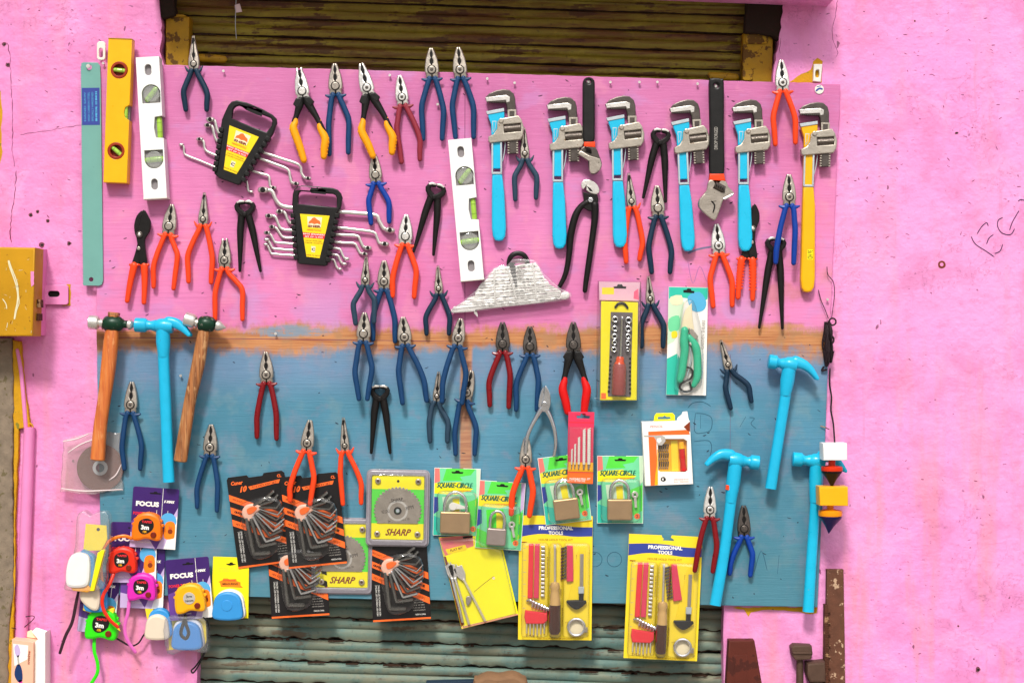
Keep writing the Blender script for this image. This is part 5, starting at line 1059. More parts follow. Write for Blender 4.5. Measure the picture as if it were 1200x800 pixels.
# professional tool cards
def tool_card(u, v, rot, d, label, lean):
    t = thing('tool_kit_card', label, 'tool kit card', u, v, d, rot, 'yellow home tool kit cards'); W, H = 86, 145
    m = MB((0, 0)); m.ext([(0,0),(38,0),(39,2.6),(41,4),(39,6),(53,6),(52,4),(49,2.4),(50,-.4),(W,0),(W,H),(0,H)], 0, 1.1, 'p_ywarm', .2); e = 1.16
    m.poly([(.2,11.5)]+cr([(.2,11.5),(22,10.2),(43,10.5),(64,12.8),(W-.2,13)], 5)+cr([(W-.2,23.5),(64,24),(43,22),(22,21.4),(.2,25.2)], 5), e, 'p_blue')
    m.text('PROFESSIONAL', W/2, 14.2, 40, 4.6, e+.12, 'p_white', 0, .05); m.text('TOOLS', W/2, 20, 17, 4.4, e+.12, 'p_white', 0, .05); m.text('HOUSE HOLD TOOL KIT', W/2, 28, 40, 2.4, e+.1, 'p_brown', 0, 0)
    for y in range(6): m.stroke([(5.5, 38+y*14), (8.5, 38+y*14)], .8, e+.1, 'p_grey', 1)
    m.poly([(2,30.5),(9,30.5),(9,31.7),(2,31.7)], e+.1, 'p_brown'); m.text('5 PCS', 14, H-5, 9, 2, e+.1, 'p_brown', 0, 0); [m.text(q_, x_, y_, w_, 1.5, e+.1, 'p_brown', r_, 0) for q_, x_, y_, w_, r_ in (('SCREWDRIVER BITS', 33.5, 60, 24, -90), ('DRIVER', 50, 90, 10, -90), ('MAGNETIC HOLDER', 51.5, 118, 22, -90), ('MASONRY BITS', 67.5, 55, 20, -90), ('PIPE CLAMP', 70, 142, 14, 0), ('6 MM', 58, 124, 5, 0), ('KEEP OUT OF REACH OF CHILDREN', 43, H-1.8, 40, 0))]; m.text('SAW BLADE', 65, H-42, 12, 1.8, e+.1, 'p_brown', 0, 0)
    m.build('card', t)
    m = MB((0, 0))
    for i, x in enumerate((11.5, 18.5)):
        for k in range(4): m.ext([(x+k*.1, 33), (x+5.6+k*.1, 32.5), (x+5.2, 96), (x-.8, 96)], 1.2+k*.6, 5-i*.4, 'p_red' if i == 0 else 'p_crimson', .5) if k == 0 else None
    m.build('blade_strip', t)
    m = MB((0, 0))
    for k in range(13): m.ext(rrect(26, 35+k*4.7, 30.5, 38+k*4.7, .6, 2), 1.2, 4.6, 'steel', .7)
    m.build('bit_row', t)
    for k in range(7):
        m = MB((0, 0)); x = 10+k*3.4; m.tube([(x, 99+k*1.1, 4, 1.2), (x+4, 98+k*1.6, 6, 1.6), (x+6.5, 101+k*1.6, 5.5, 1.5), (x+6, 106+k*1.2, 4, 1.2)], 'chrome', 8, 4); m.build('wire_brush', t) if k == 0 else m.build('spiral_bit', t)
    m = MB((0, 0)); m.ext([(8,110),(34,113),(34.5,121),(30,125.5),(9,125.5),(7,118)], 2, 7, 'p_red', 1.2); m.build('bit_holder', t)
    m = MB((0, 0))
    for k in range(6): m.tube([(10+k*4.1, 125, 4, 1.0), (10+k*4.1, 139-abs(k-2.5), 4, .9)], 'steel', 6, smooth=False)
    m.build('hex_bit', t)
    m = MB((0, 0)); cx = 42.5; m.lathe((cx-.6, 33, 6), (cx, 78, 6), [(0, .9), (.05, 1.7), (.12, 1.3), (1, 1.3)], 'steel', 10); sd = m.build('screwdriver', t)
    m = MB((0, 0)); m.lathe((cx, 76, 7.2), (cx, 103, 7.2), [(0, 1.6), (.06, 5), (.22, 6), (.35, 4.6), (.5, 5.2), (1, 6.6)], 'amber', 16); m.lathe((cx, 103, 7.2), (cx, 137, 7.2), [(0, 6.9), (.9, 6.9), (1, 5)], 'smokeh', 14); m.build('handle', sd)
    m = MB((0, 0)); q = [(56,34),(63,34.5),(64,76),(56,76)] if not lean else [(50,33),(57,33),(65,74),(55,76)]
    m.ext(q, 1.2, 5, 'p_crimson', .8); 
    for k in range(10):
        f = k/10; x = (q[0][0]*(1-f)+q[3][0]*f); y = 36+k*3.9; m.ext([(x-7,y+1.5),(x-.5,y-1),(x-.5,y+1),(x-7,y+3.4)], 1.2, 4, 'steel_dark', .5)
    m.build('drill_bit_holder', t)
    m = MB((0, 0)); m.ext([(70,36),(78,36),(78,104),(64,104),(58,98)], 1.2, 2.2, 'p_tyellow2', .3); m.ext(rect(71.5,44,75.5,84), 2.4, 4, 'steel_grey', .3); m.ext(rect(70,82,76.5,90), 2.4, 5, 'silverp', .6); m.ext(rect(70.5,90,76,98), 2.4, 6, 'gap', .6)
    m.ext(sm([(57,98),(79,98),(77,103),(72,107),(67,108.5),(62,106),(58,102)], 2), 2.4, 6.5, 'blk', 1); m.build('pad_saw', t)
    m = MB((0, 0)); m.torus(68, 129, 5, 9.6, 1.7, 'chrome', n=30, seg=8); m.ext(rect(77,129,81,135), 3, 6.5, 'steel_grey', .6); m.disc(68, 129, 8.4, 1.2, 1.6, 'p_cream', 0, 24); m.build('hose_clamp', t)
    m = MB((0, 0)); m.ext(rrect(3.5, 31, 34.5, 141, 4), 1.1, 10, 'clear', 3); m.ext(rrect(35.5, 31, 50.5 if not lean else 49, 141, 5), 1.1, 15, 'clear', 4); m.ext(rrect(52 if not lean else 50, 31, W-3.5, 141, 4), 1.1, 9, 'clear', 3); m.build('blister', t)
    return t
M['amber'] = pm('amber_plastic', '#d8b478', .2, 0, .1, 60, .05, coat=.6)
M['smokeh'] = pm('dark_amber_plastic', '#5a2e16', .2, 0, .2, 60, .1, coat=.6)
tool_card(608.5, 604, .6, 4, 'left yellow tool kit card below the padlock packs', False)
tool_card(737.5, 625.5, 2.6, 6, 'right yellow tool kit card beside the cyan hammer handle', True)
# flat wood bit pack (yellow, pink header)
z6 = lambda x, y: (505 + x/5, 600 + y/5)
t = thing('spade_bit_pack', 'bright yellow tilted pack of flat wood bits with a pink header', 'drill bit pack', 560, 680, 3, dc=8); o = (560, 680)
m = MB(o); Z = lambda L: [z6(*p) for p in L]
m.ext(Z([(45,150),(245,135),(420,215),(512,600),(180,685)]), 0, 1, 'p_lemon', .2); m.poly(Z([(47,152),(185,140),(245,138),(250,200),(82,258)]), 1.08, 'p_salmon'); m.poly(Z([(85,220),(200,192),(210,212),(205,225),(100,248)]), 1.15, 'p_tyellow2')
c = z6(150, 218); m.text('FLAT BIT', c[0], c[1], 15, 2.6, 1.3, 'p_brown', -14, .02); c = z6(110, 185); m.text('WOOD', c[0], c[1], 9, 3, 1.3, 'p_pink', -14, .03)
m.poly(Z([(185,145),(210,142),(245,140),(243,150),(215,152),(190,158)]), 1.3, 'gap')
m.poly(Z([(75,262),(88,262),(195,655),(178,672)]), 1.1, 'p_brown'); m.poly(Z([(180,670),(508,595),(509,603),(183,682)]), 1.1, 'p_peach'); m.stroke([z6(250,470), z6(310,420), z6(370,375)], .5, 1.2, 'p_brown'); m.disc(*z6(367,388), 1.6, 1, 1.2, 'p_cream', 0)
m.build('card', t)
for a, b_, w0 in ((((112,300),(222,655)), 0, 5.2), (((128,300),(205,660)), 0, 4.2), (((150,300),(318,632)), 0, 6.5)) and [((110,330),(185,640),4.6), ((125,330),(222,650),4.2), ((165,340),(316,632),5.6)]:
    m = MB(o); A_, B_ = Vector(z6(*a)), Vector(z6(*b_)); dr = (B_-A_).normalized(); n_ = Vector((-dr.y, dr.x))
    m.ext([tuple(A_-dr*9), tuple(A_-dr*5+n_*1), tuple(A_-dr*4+n_*w0), tuple(A_+dr*6+n_*w0*.9), tuple(A_+dr*14+n_*1.3), tuple(A_+dr*14-n_*1.3), tuple(A_+dr*6-n_*w0*.9), tuple(A_-dr*4-n_*w0), tuple(A_-dr*5-n_*1)], 3, 4.6, 'steel', .4)
    m.tube([tuple(A_+dr*12)+(3.8, 1.6), tuple(B_)+(3.8, 1.6)], 'steel', 6, smooth=False); m.build('spade_bit', t)
m = MB(o); m.ext(sm([z6(*p) for p in [(205,500),(225,490),(238,510),(225,540),(210,545)]], 3), 2, 4, 'steel_grey', .8); m.build('countersink', t)
m = MB(o); m.ext(Z([(52,165),(245,150),(415,225),(500,592),(190,672)]), 1, 8, 'clear', 3); m.build('plastic_pouch', t)

# socket set
z5 = lambda x, y: (690 + x/5, 320 + y/5); Z = lambda L: [z5(*p) for p in L]; o = (724, 400)
t = thing('socket_set_pack', 'long yellow socket set pack with orange handled screwdriver in clear bag', 'socket set', 724, 400, 3, dc=8)
m = MB(o); m.ext(Z([(72,165),(288,172),(280,742),(66,742)]), 0, 8, 'p_yellow', .8); m.poly(Z([(72,700),(100,700),(100,735),(72,735)]), 8.1, 'p_orange'); m.build('box', t)
m = MB(o); m.ext(Z([(60,50),(300,55),(292,165),(62,158)]), 3, 4, 'p_pinkpale', .2); m.ext(Z([(145,80),(165,78),(170,66),(195,66),(200,78),(220,80),(218,92),(148,90)]), 3.9, 4.3, 'gap', .1); m.poly(Z([(78,85),(148,85),(148,125),(78,125)]), 4.1, 'p_ywarm'); m.poly(Z([(265,110),(290,90),(294,158),(262,150)]), 4.1, 'p_pink'); m.build('bag_header', t)
m = MB(o); m.tube([z5(155,200)+(9,1.4), z5(170,182)+(9,1.5), z5(190,177)+(9,1.5), z5(210,184)+(9,1.5), z5(225,204)+(9,1.4)], 'blk', 8); m.build('hanger', t)
m = MB(o); m.ext(Z([(128,228),(255,232),(243,722),(112,718)]), 8, 9, 'greytray', .3); 
for k in range(9):
    a = z5(128-k*1.5, 490+k*25); m.ext(rect(a[0]-1.3, a[1]-1.3, a[0]+1.3, a[1]+1.3), 9, 10, 'gap', .3); a = z5(240, 500+k*25); m.ext(rect(a[0]-1.2, a[1]-1.3, a[0]+1.2, a[1]+1.3), 9, 10, 'gap', .3)
m.build('tray', t)
M['greytray'] = M.get('greytray')
for x, y, R in ((152,272,4), (150,325,3.6), (149,371,3.6), (148,406,3.0), (146,446,3.4), (230,277,4.1), (228,327,3.9), (227,371,3.5), (226,409,3.2), (224,446,2.6)):
    m = MB(o); a = z5(x, y); m.ring(a[0], a[1], R*.5, R, 9, 14, 'chrome', .9, 18); m.disc(a[0], a[1], R*.52, 9, 10.5, 'gap', 0, 10); m.build('socket', t)
m = MB(o); m.tube([z5(193,260)+(12,1.6), z5(190,350)+(12,1.6), z5(183,495)+(12,1.6)], 'chrome', 8); 
m.lathe(z5(182,488)+(12.5,), z5(178,535)+(12.5,), [(0, 3.6), (.2, 4.8), (.6, 4.8), (1, 6.8)], 'orangetr', 16); m.lathe(z5(178,530)+(12.5,), z5(172,712)+(12.5,), [(0, 6.8), (.1, 8), (.5, 8.2), (.95, 8.4), (1, 7.4)], 'amberred', 12); m.build('nut_driver', t)
m = MB(o); m.ext(Z([(50,48),(302,52),(292,735),(282,748),(60,752),(40,735)]), -.5, 22, 'clear', 5); m.ext(Z([(25,730),(60,728),(140,745),(60,756)]), 1, 6, 'clear', .6); m.build('plastic_pouch', t)

# secateurs card
z7 = z5; o = (806, 400); t = thing('secateurs_pack', 'turquoise printed card with mint green garden shears', 'secateurs', 806, 400, 3, dc=7)
m = MB(o); m.ext(Z([(470,80),(700,85),(688,716),(455,712)]), 0, 1.2, 'p_white', .2)
m.poly(Z([(471,82),(699,87),(697,150),(640,200),(590,150),(520,140),(471,150)]), 1.3, 'p_teal'); m.poly(Z([(470,150),(520,140),(560,170),(540,330),(500,400),(463,420)]), 1.3, 'p_pale'); m.poly(Z([(460,500),(520,470),(545,520),(535,640),(525,712),(456,710)]), 1.3, 'p_teal')
m.poly(sm(Z([(480,140),(545,130),(548,180),(490,185)]), 2), 1.5, 'p_cream'); m.poly(sm(Z([(580,140),(650,110),(690,170),(670,220),(610,220)]), 3), 1.5, 'p_sky'); m.poly(sm(Z([(470,270),(530,250),(530,330),(475,340)]), 3), 1.4, 'p_mint'); m.poly(sm(Z([(487,345),(515,340),(520,372),(490,380)]), 3), 1.5, 'p_ywarm')
m.poly(Z([(555,100),(575,98),(580,90),(600,92),(603,104),(620,106),(618,118),(556,114)]), 1.6, 'gap'); c = z5(670, 360); m.text('GARDEN SHEARS', c[0], c[1], 34, 4, 1.5, 'p_grey', -87, .02); c = z5(668, 540); m.text('heavy duty pruner', c[0], c[1], 30, 2, 1.5, 'p_sky', -87, 0)
m.build('card', t)
m = MB(o); m.ext(sm(Z([(603,180),(605,240),(612,300),(618,350),(600,345),(575,330),(545,345),(546,290),(565,220),(590,190)]), 3), 3, 5, 'p_cream', .6); m.build('blade', t)
m = MB(o); m.ext(Z([(585,320),(610,330),(640,370),(632,390),(610,385),(585,350)]), 4, 8, 'steel_grey', 1); m.disc(*z5(597,412), 2.2, 5, 9, 'steel', .8); m.build('pivot', t)
m = MB(o); m.tube([z5(560,335)+(7,4.5), z5(556,400)+(7,5.2), z5(560,450)+(7,5), z5(552,520)+(7,4.7), z5(542,590)+(7,4.6), z5(532,622)+(7,4)], 'minth', 12); m.build('handle', t)
m = MB(o); m.tube([z5(588,375)+(6,3.5), z5(620,420)+(6,4.8), z5(633,470)+(6,4.8), z5(636,540)+(6,4.8), z5(634,610)+(6,4.6), z5(614,655)+(6,3)], 'minth', 12); m.build('handle', t)
m = MB(o); m.tube([z5(570,548)+(5,1.3), z5(600,560)+(5,1.3), z5(608,590)+(5,1.3), z5(590,620)+(5,1.3), z5(548,640)+(5,1.3), z5(532,668)+(5,1.3), z5(560,692)+(5,1.3), z5(600,680)+(5,1.3), z5(590,640)+(5,1.2)], 'blk', 8); m.tube([z5(592,430)+(5,.9), z5(600,500)+(5,.9), z5(575,600)+(5,.9)], 'silverp', 6); m.build('locking_strap', t)
m = MB(o); m.ext(sm(Z([(560,170),(610,165),(650,300),(665,450),(660,640),(620,690),(520,690),(500,640),(520,450),(535,260)]), 3), 1.2, 15, 'clear', 4); m.build('blister', t)

# drill bit pack and bit box
z8 = lambda x, y: (620 + x/5.335, 470 + y/5.335); Z = lambda L: [z8(*p) for p in L]; o = (681, 525)
t = thing('drill_bit_pack', 'narrow pink and orange pack of five masonry drill bits over a padlock pack', 'drill bit pack', 681, 525, 16, dc=19)
m = MB(o); q = Z([(246,68),(408,70),(396,515),(240,508)]); m.ext(q, 0, 4, 'p_crimson', .8, holes=[Z([(296,92),(322,92),(322,80),(350,80),(354,92),(380,94),(378,110),(300,108)])]); m.poly(Z([(247,378),(401,382),(400,440),(244,436)]), 4.1, 'p_tyellow'); m.poly(Z([(244,440),(400,444),(397,513),(241,506)]), 4.1, 'p_orange')
m.poly(Z([(248,130),(405,133),(405,138),(248,135)]), 4.1, 'p_red'); c = z8(318, 482); m.text('MASONRY DRILL SET', c[0], c[1], 24, 2.2, 4.25, 'p_white', 1, .01); c = z8(318, 495); m.text('5 PIECES', c[0], c[1], 12, 2, 4.25, 'p_white', 1, .01); m.build('case', t)
for x, y0, r in ((268, 300, .8), (288, 268, 1.0), (312, 226, 1.3), (344, 176, 1.6), (374, 172, 1.8)):
    m = MB(o); a, b_ = z8(x, y0), z8(x-2, 392); m.lathe(a+(6,), b_+(6,), [(0, r*.6), (.03, r), (1, r)], 'whitep', 8)
    n = int((b_[1]-a[1])/(r*1.6))
    for k in range(n): y = a[1]+k*r*1.6; xx = a[0]+(b_[0]-a[0])*k/n; m.tube([(xx-r, y+r*.6, 6, .4), (xx, y, 6+r, .45), (xx+r, y-r*.5, 6, .4)], 'whitep', 5, 2)
    c = z8(x-3, 418); m.tube([z8(x-2, 392)+(5, r*.7), c+(5, r*.7)], 'steel_grey', 8, smooth=False); m.build('drill_bit', t)
m = MB(o); m.ext(Z([(250,160),(403,164),(399,432),(246,428)]), 4, 8.5, 'clear', 2); m.build('blister', t)

o = (783, 530); t = thing('bit_box', 'open white and orange carton of screwdriver bits with yellow hang tab', 'bit box', 783, 530, 2, dc=16)
m = MB(o); m.ext(Z([(705,130),(1003,122),(1024,515),(726,527)]), 0, 16, 'p_white', .7, holes=[rr for rr in [Z([(805,245),(818,236),(965,236),(985,248),(988,430),(975,440),(822,440),(808,430)])]])
for p in ([(745,190),(995,178),(1003,208),(800,212),(796,250),(804,520),(760,524),(752,330)],): m.poly(Z(p), 16.1, 'p_orange')
m.poly(Z([(800,300),(804,300),(806,520),(785,523),(790,450),(798,400)]), 16.15, 'p_tyellow'); m.poly(Z([(716,214),(830,212),(850,225),(852,250),(830,275),(800,272),(792,240),(780,222),(720,221)]), 16.3, 'p_grey'); m.poly(Z([(800,232),(822,228),(828,248),(812,262),(798,250)]), 16.4, 'p_white')
c = z8(795, 158); m.text('PENCIL', c[0], c[1], 15, 2.6, 16.2, 'p_salmon', -2, 0, .3); c = z8(835, 484); m.text('C', c[0], c[1], 5, 5.4, 16.2, 'p_black', 0, .05); m.poly([(777.5,562.5),(780,562.5),(780,559.5),(777.5,559.5)], 16.2, 'p_black')
c = z8(950, 486); m.text('SCREWDRIVER BIT SET', c[0], c[1], 17, 1.5, 16.2, 'p_salmon', -1, 0); c = z8(950, 500); m.text('30 IN 1 PRECISION', c[0], c[1], 17, 1.3, 16.2, 'p_orange', -1, 0); m.build('carton', t)
m = MB(o); m.ext(Z([(925,126),(930,105),(955,85),(962,68),(990,66),(1000,122)]), 9, 11, 'p_white', .4); m.ext(Z([(965,160),(1003,128),(1004,188),(990,186)]), 16, 16.4, 'p_brown', .1); m.build('flap', t)
m = MB(o); m.ext(Z([(782,132),(788,92),(800,78),(900,76),(914,90),(916,128)]), 6, 8, 'p_yellow', .4, holes=[Z([(806,110),(812,100),(840,100),(850,92),(862,100),(886,102),(890,112),(870,116),(810,116)])]); m.build('hang_tab', t)
m = MB(o); m.ext(Z([(800,230),(990,230),(990,445),(800,445)]), 2, 9, 'p_tyellow', .4); m.build('tray', t)
for r in range(3):
    for k in range(5):
        m = MB(o); a = z8(820+k*13, 272+r*54); m.tube([(a[0], a[1], 10, .9), (a[0]-.6, a[1]+5.5, 10, .8)], 'steel_dark', 6, smooth=False); m.tube([(a[0]-.7, a[1]+6, 10, 1.0), (a[0]-.8, a[1]+7.5, 10, 1.0)], 'brass', 6, smooth=False); m.build('bit', t)
m = MB(o); m.ext(Z([(888,250),(930,246),(938,438),(892,438)]), 9, 10.5, 'p_ywarm', .5); a, b_ = z8(955, 296), z8(966, 434); m.lathe(z8(950,255)+(12,), a+(12,), [(0, 3), (1, 4)], 'p_tyellow', 12); m.lathe(a+(12,), b_+(12,), [(0, 3.2), (.4, 3.8), (.55, 3), (1, 4)], 'red', 14); m.build('bit_driver', t)
m = MB(o); m.ext(Z([(802,232),(988,232),(990,444),(804,444)]), 14, 15.6, 'clear', .3); m.build('window_film', t)

# ------------------------------------------------------------ tape measures
def tape_case(m, u, v, r, col, d, h=11, style='focus'):
    out = sm([(u-r*.98, v+r*.86), (u-r*1.0, v-r*.1), (u-r*.72, v-r*.75), (u, v-r), (u+r*.72, v-r*.78), (u+r*.96, v-r*.1), (u+r*1.0, v+r*.72), (u+r*.7, v+r*.92), (u, v+r*.8), (u-r*.5, v+r*.95)], 4)
    m.ext(out, d, d+h, col, 3.0)
    for k in range(9): a = -PI*.95+k*PI*.9/8; m.disc(u+r*1.0*math.cos(a), v+r*.92*math.sin(a), 2.0, d+1, d+h*.6, col, .8, 8)
def tape_face(m, u, v, r, d, small=False):
    dd = d + 11.05
    if not small:
        m.ext(sm([(u-r*.55, v+r*.15), (u-r*.5, v-r*.4), (u, v-r*.62), (u+r*.42, v-r*.4), (u+r*.45, v+r*.05), (u+r*.1, v+r*.4), (u-r*.3, v+r*.45)], 4), dd-.5, dd+.5, 'p_black', .2)
        m.text('TAPES', u+r*.0, v-r*.38, r*.7, r*.16, dd+.65, 'p_red', 0, .04); m.text('3m', u-r*.1, v+r*.0, r*.55, r*.32, dd+.65, 'p_white', 0, .05); m.text('10ft', u-r*.1, v+r*.3, r*.25, r*.16, dd+.65, 'p_tyellow', 0, .03)
    else:
        m.disc(u, v-r*.05, r*.4, dd-.5, dd+.5, 'p_grey', .2); m.text('3m', u, v-r*.18, r*.4, r*.18, dd+.65, 'p_black'); m.text('16mm', u, v+r*.1, r*.55, r*.16, dd+.65, 'p_black')
    m.disc(u+r*.5, v+r*.48, r*.2, dd-.5, dd+1.6, 'brownbtn', .6)
M['brownbtn'] = pm('brown_button', '#8a3418', .4, 0, .1)
for nm, hx_ in (('t_orange', '#f58c14'), ('t_red', '#ea4024'), ('t_pink', '#e63cc0'), ('t_green', '#46ea1e'), ('t_yellow', '#fcc01c'), ('t_white', '#f2f1ee'), ('t_cream', '#e9dcc8'), ('t_blue', '#4aa5e0'), ('t_pinks', '#e87ac8')): M[nm] = pm('tape_' + nm[2:] + '_plastic', hx_, .35, 0, .06, 50, .06, coat=.25)
def focus_pack(u, v, rot, d, label, cx, cy, r, col, small=False, W=54, H=71, faceonly=False):
    t = thing('tape_measure_pack', label, 'tape measure', u, v, d, rot, 'tape measures in packs', dc=d+4)
    m = MB((0, 0)); m.ext(rrect(0, 0, W, H, 2.5), 0, 1, 'p_purple', .2); e = 1.06
    m.poly([(.3, 40), (20, 34), (W*.55, H*.6), (W-14, H-.3), (.3, H-.3)], e, 'p_violet'); m.poly([(W-.3, 22), (W-.3, H-.3), (W-22, H-.3), (W-13, 48)], e+.05, 'p_lilac'); m.poly([(W-.3, 30), (W-.3, H-.3), (W-14, H-.3), (W-8, 50)], e+.1, 'p_white'); m.poly([(.3, H-18), (20, H-14), (30, H-.3), (.3, H-.3)], e+.03, 'p_lilac' if not small else 'p_violet')
    m.text('FOCUS', 18, 19.5, 27, 6, e+.15, 'p_white', 0, .06); m.text('F-MAX', W-11, 15.5, 12, 3, e+.15, 'p_white', 0, .03, .3); m.text('POWER TAPE', 13, 31, 22, 3.6, e+.15, 'p_red', 0, .03)
    for x in (29, 35, 42): m.poly([(x, 0.5 if x == 35 else 26), (x+.5, .5 if x == 35 else 26), (x+.5, 36), (x, 36)], e+.1, 'p_white')
    m.poly(circ(W-10.5, 38, 9.5, 24), e+.15, 'p_skyp'); m.poly(sm([(W-14, 42), (W-8, 38), (W-2.5, 41), (W-2, 54), (W-4, 58), (W-14, 58)], 3), e+.2, 'p_amber'); m.poly(circ(W-7.5, 50, 3, 12), e+.25, 'p_brown'); m.text('3m', W-7.5, 45.5, 4, 3, e+.3, 'p_red')
    m.text('Rubber Coated', 17, H-7, 16, 2, e+.15, 'p_white', 0, 0); m.poly([(20, 6), (24, 6), (25, 4.6), (28, 4.6), (29, 6), (33, 6), (32.6, 7.4), (20.4, 7.4)], e+.3, 'gap')
    m.build('card', t)
    m = MB((0, 0)); tape_case(m, cx, cy, r, col, 1.2); tape_face(m, cx, cy, r, 1.2, small)
    b_ = m.build('tape_measure', t); b_['label'] = {'t_orange': 'orange', 't_red': 'red', 't_pink': 'magenta', 't_green': 'lime green', 't_yellow': 'yellow'}[col] + ' tape measure case'
    return t
def strap(parent, pts, mat, w_=2.2, name='wrist_strap'):
    m = MB((0, 0)); m.tube([p + (w_,) for p in pts], mat, 8, 6, .45); return m.build(name, parent)
f1 = focus_pack(155.5, 569.6, 3.8, 8, 'purple card holding an orange tape measure, highest in the cluster', 21, 45.5, 17, 't_orange')
strap(f1, [(3, 60, 6, 2), (-6, 58, 7, 2), (-18, 62, 8, 2), (-27, 71, 8, 2), (-30, 84, 8, 2), (-30, 98, 7, 2), (-28, 112, 6, 2)], 't_orange', 3.0)
f2 = focus_pack(129.5, 611.3, 1, 5, 'purple card holding a red tape measure, left of the cluster centre', 16, 44, 16, 't_red')
strap(f2, [(6, 60, 10, 2), (2, 72, 15, 2), (-4, 84, 18, 2), (-4, 97, 18, 2), (3, 110, 18, 2), (13, 120, 16, 2)], 't_red', 2.8)
f3 = focus_pack(142, 641, 2, 2, 'purple card with a magenta tape measure, half hidden in the cluster', 27, 45, 16.5, 't_pink', W=51)
strap(f3, [(12, 62, 6, 2), (11, 76, 7, 2), (8, 92, 7, 2), (11, 106, 7, 2), (21, 121, 6, 2)], 't_pinks', 2.4)
f4 = focus_pack(97, 668, 6, 0, 'purple card with a lime green tape measure at the bottom of the cluster', 30, 60, 18.5, 't_green', W=44, H=72); 
strap(f4, [(22, 78, 5, 2), (24, 92, 7, 2), (29, 105, 7, 2), (30, 117, 7, 2), (24, 130, 6, 2), (19, 142, 6, 2)], 't_green', 3.4)
f5 = focus_pack(192.5, 656.5, -5.2, 11, 'purple card holding a yellow tape measure, right side of the cluster', 26.5, 46, 17.5, 't_yellow', True, W=51, H=71)
strap(f5, [(19, 66, 5, 2), (16, 74, 6, 2), (12, 86, 6, 2), (17, 92, 6, 2), (21, 86, 6, 2), (19, 76, 6, 2), (18, 68, 5, 2)], 'blk', .8)

# cheap white and blue tapes
def round_tape(o, label, parts, d, cord=None, dc=None):
    t = thing('tape_measure_pack', label, 'tape measure', o[0], o[1], d, 0, 'tape measures in packs', dc=dc or d+6)
    for nm, fn in parts: m = MB(o); fn(m); m.build(nm, t)
    return t
def ds(u, v, w_, h_): return sm([(u-w_*.9, v+h_), (u-w_, v+h_*.1), (u-w_*.75, v-h_*.7), (u, v-h_), (u+w_*.75, v-h_*.7), (u+w_, v+h_*.1), (u+w_*.9, v+h_)], 4)
def a1(m): m.ext([(249,652.5),(291,654),(290,726),(246,724.5)], 0, 1, 'p_yellow', .2); m.text('STEEL TAPE', 268, 668, 24, 5, 1.1, 'p_ywarm', 1, .02); m.poly([(264,661),(268,660.6),(269,659.2),(271.5,659.2),(272.5,660.8),(276,661.4),(272,662.6),(269,663),(266,662.4)], 1.2, 'gap'); m.poly([(258,688),(257,683),(255,682),(260,680),(261,678),(266,678),(268,679),(276,678.6),(276.5,681),(281,682.5),(281,686),(284,689)], 1.15, 'p_amber'); m.text('MEASURING', 269, 684.5, 18, 2.6, 1.3, 'p_black'); m.text('POWERLOCK', 268, 680.4, 14, 1.8, 1.3, 'p_red'); m.poly([(247.5,723),(290,724.5),(290,726),(246.5,724.6)], 1.2, 'p_black')
round_tape((268, 690), 'yellow card with a round blue tape measure beside the hex key cards', [('card', a1), ('tape_measure', lambda m: (m.ext(ds(269, 707, 17.5, 17), 1.2, 8, 't_white', 2), m.ext(ds(267.5, 708, 17, 16), 7, 13, 't_blue', 2.5), m.disc(267, 708, 6.5, 12.6, 13.6, 't_blue', .6)))], 4)
def bag1(m): m.ext(sm([(92,606),(100,598),(108,603),(118,599),(129,603),(130,640),(127,660),(122,688),(82,690),(79,680),(90,640)], 3), 0, 16, 'bag', 2)
round_tape((104, 650), 'white and light blue tape measure in cloudy plastic at the left of the cluster', [
    ('card', lambda m: (m.ext([(100,614),(124,616),(125,632),(118,645),(97,645)], 3, 4, 'p_yellow', .2), m.disc(114.5, 620.5, 2, 3, 4.2, 'p_black', 0, 10))),
    ('tape_measure', lambda m: (m.ext(sm([(95,646),(106,647),(112,652),(113,664),(111,684),(98,686),(92,686)], 3), 3, 14, 't_blue', 2), m.ext(sm([(81,684),(80,667),(84,652),(92,646),(101,646.5),(107,651),(108.5,664),(106,683),(94,687)], 4), 5, 18, 't_white', 3.5))),
    ('label_strip', lambda m: (m.ext([(84,685),(92,683),(106,684),(109,690),(104,692),(88,690)], 4, 15, 'p_tyellow', .8), m.ext([(117,646),(123,642),(125,644),(113,690),(108,690),(111,676)], 10, 18, 'p_yellow', .8))),
    ('wrist_strap', lambda m: m.tube([(92,690,4,1.2),(89,705,4,1.9),(84,728,3,1.9),(76,745,3,1.9),(69.5,764,2,1.7)], 'strapd', 8, 5, .5)),
    ('plastic_pouch', bag1)], 14)
M.setdefault('strapd', pm('dark_plum_strap', '#4a2a38', .6, 0, .2))
round_tape((110, 692), 'tape measure with cream and blue case just above the lime green one', [
    ('card', lambda m: m.ext([(97,704),(118,716),(133,712),(131,720),(140,740),(121,726),(96,715)], 0, 1, 'p_ywarm', .2)),
    ('tape_measure', lambda m: (m.ext(ds(112, 696, 13, 19), 1, 9, 't_blue', 2.5), m.ext(sm([(96,690),(106,682),(116,686),(119,698),(117,712),(110,714),(101,708),(95,700)], 4), 2, 13, 't_cream', 3)))], 9)
round_tape((183, 730), 'tape measure with a plain cream case below the magenta one', [
    ('card', lambda m: m.ext([(168,708),(178,709),(180,726),(172,730)], 0, 1, 'p_ywarm', .2)),
    ('tape_measure', lambda m: (m.ext(ds(187, 729, 14, 17), 1, 9, 't_blue', 2.5), m.ext(ds(185, 733, 13.8, 14.5), 3, 13, 't_cream', 3))),
    ('wrist_strap', lambda m: m.tube([(133,747,0,1.0),(142,752,1,1.1),(152,757,1,1.0),(161,754,1,1.0),(167,745,1,1.0),(172,739,2,1.0)], 'blk', 7, 5))], 2)
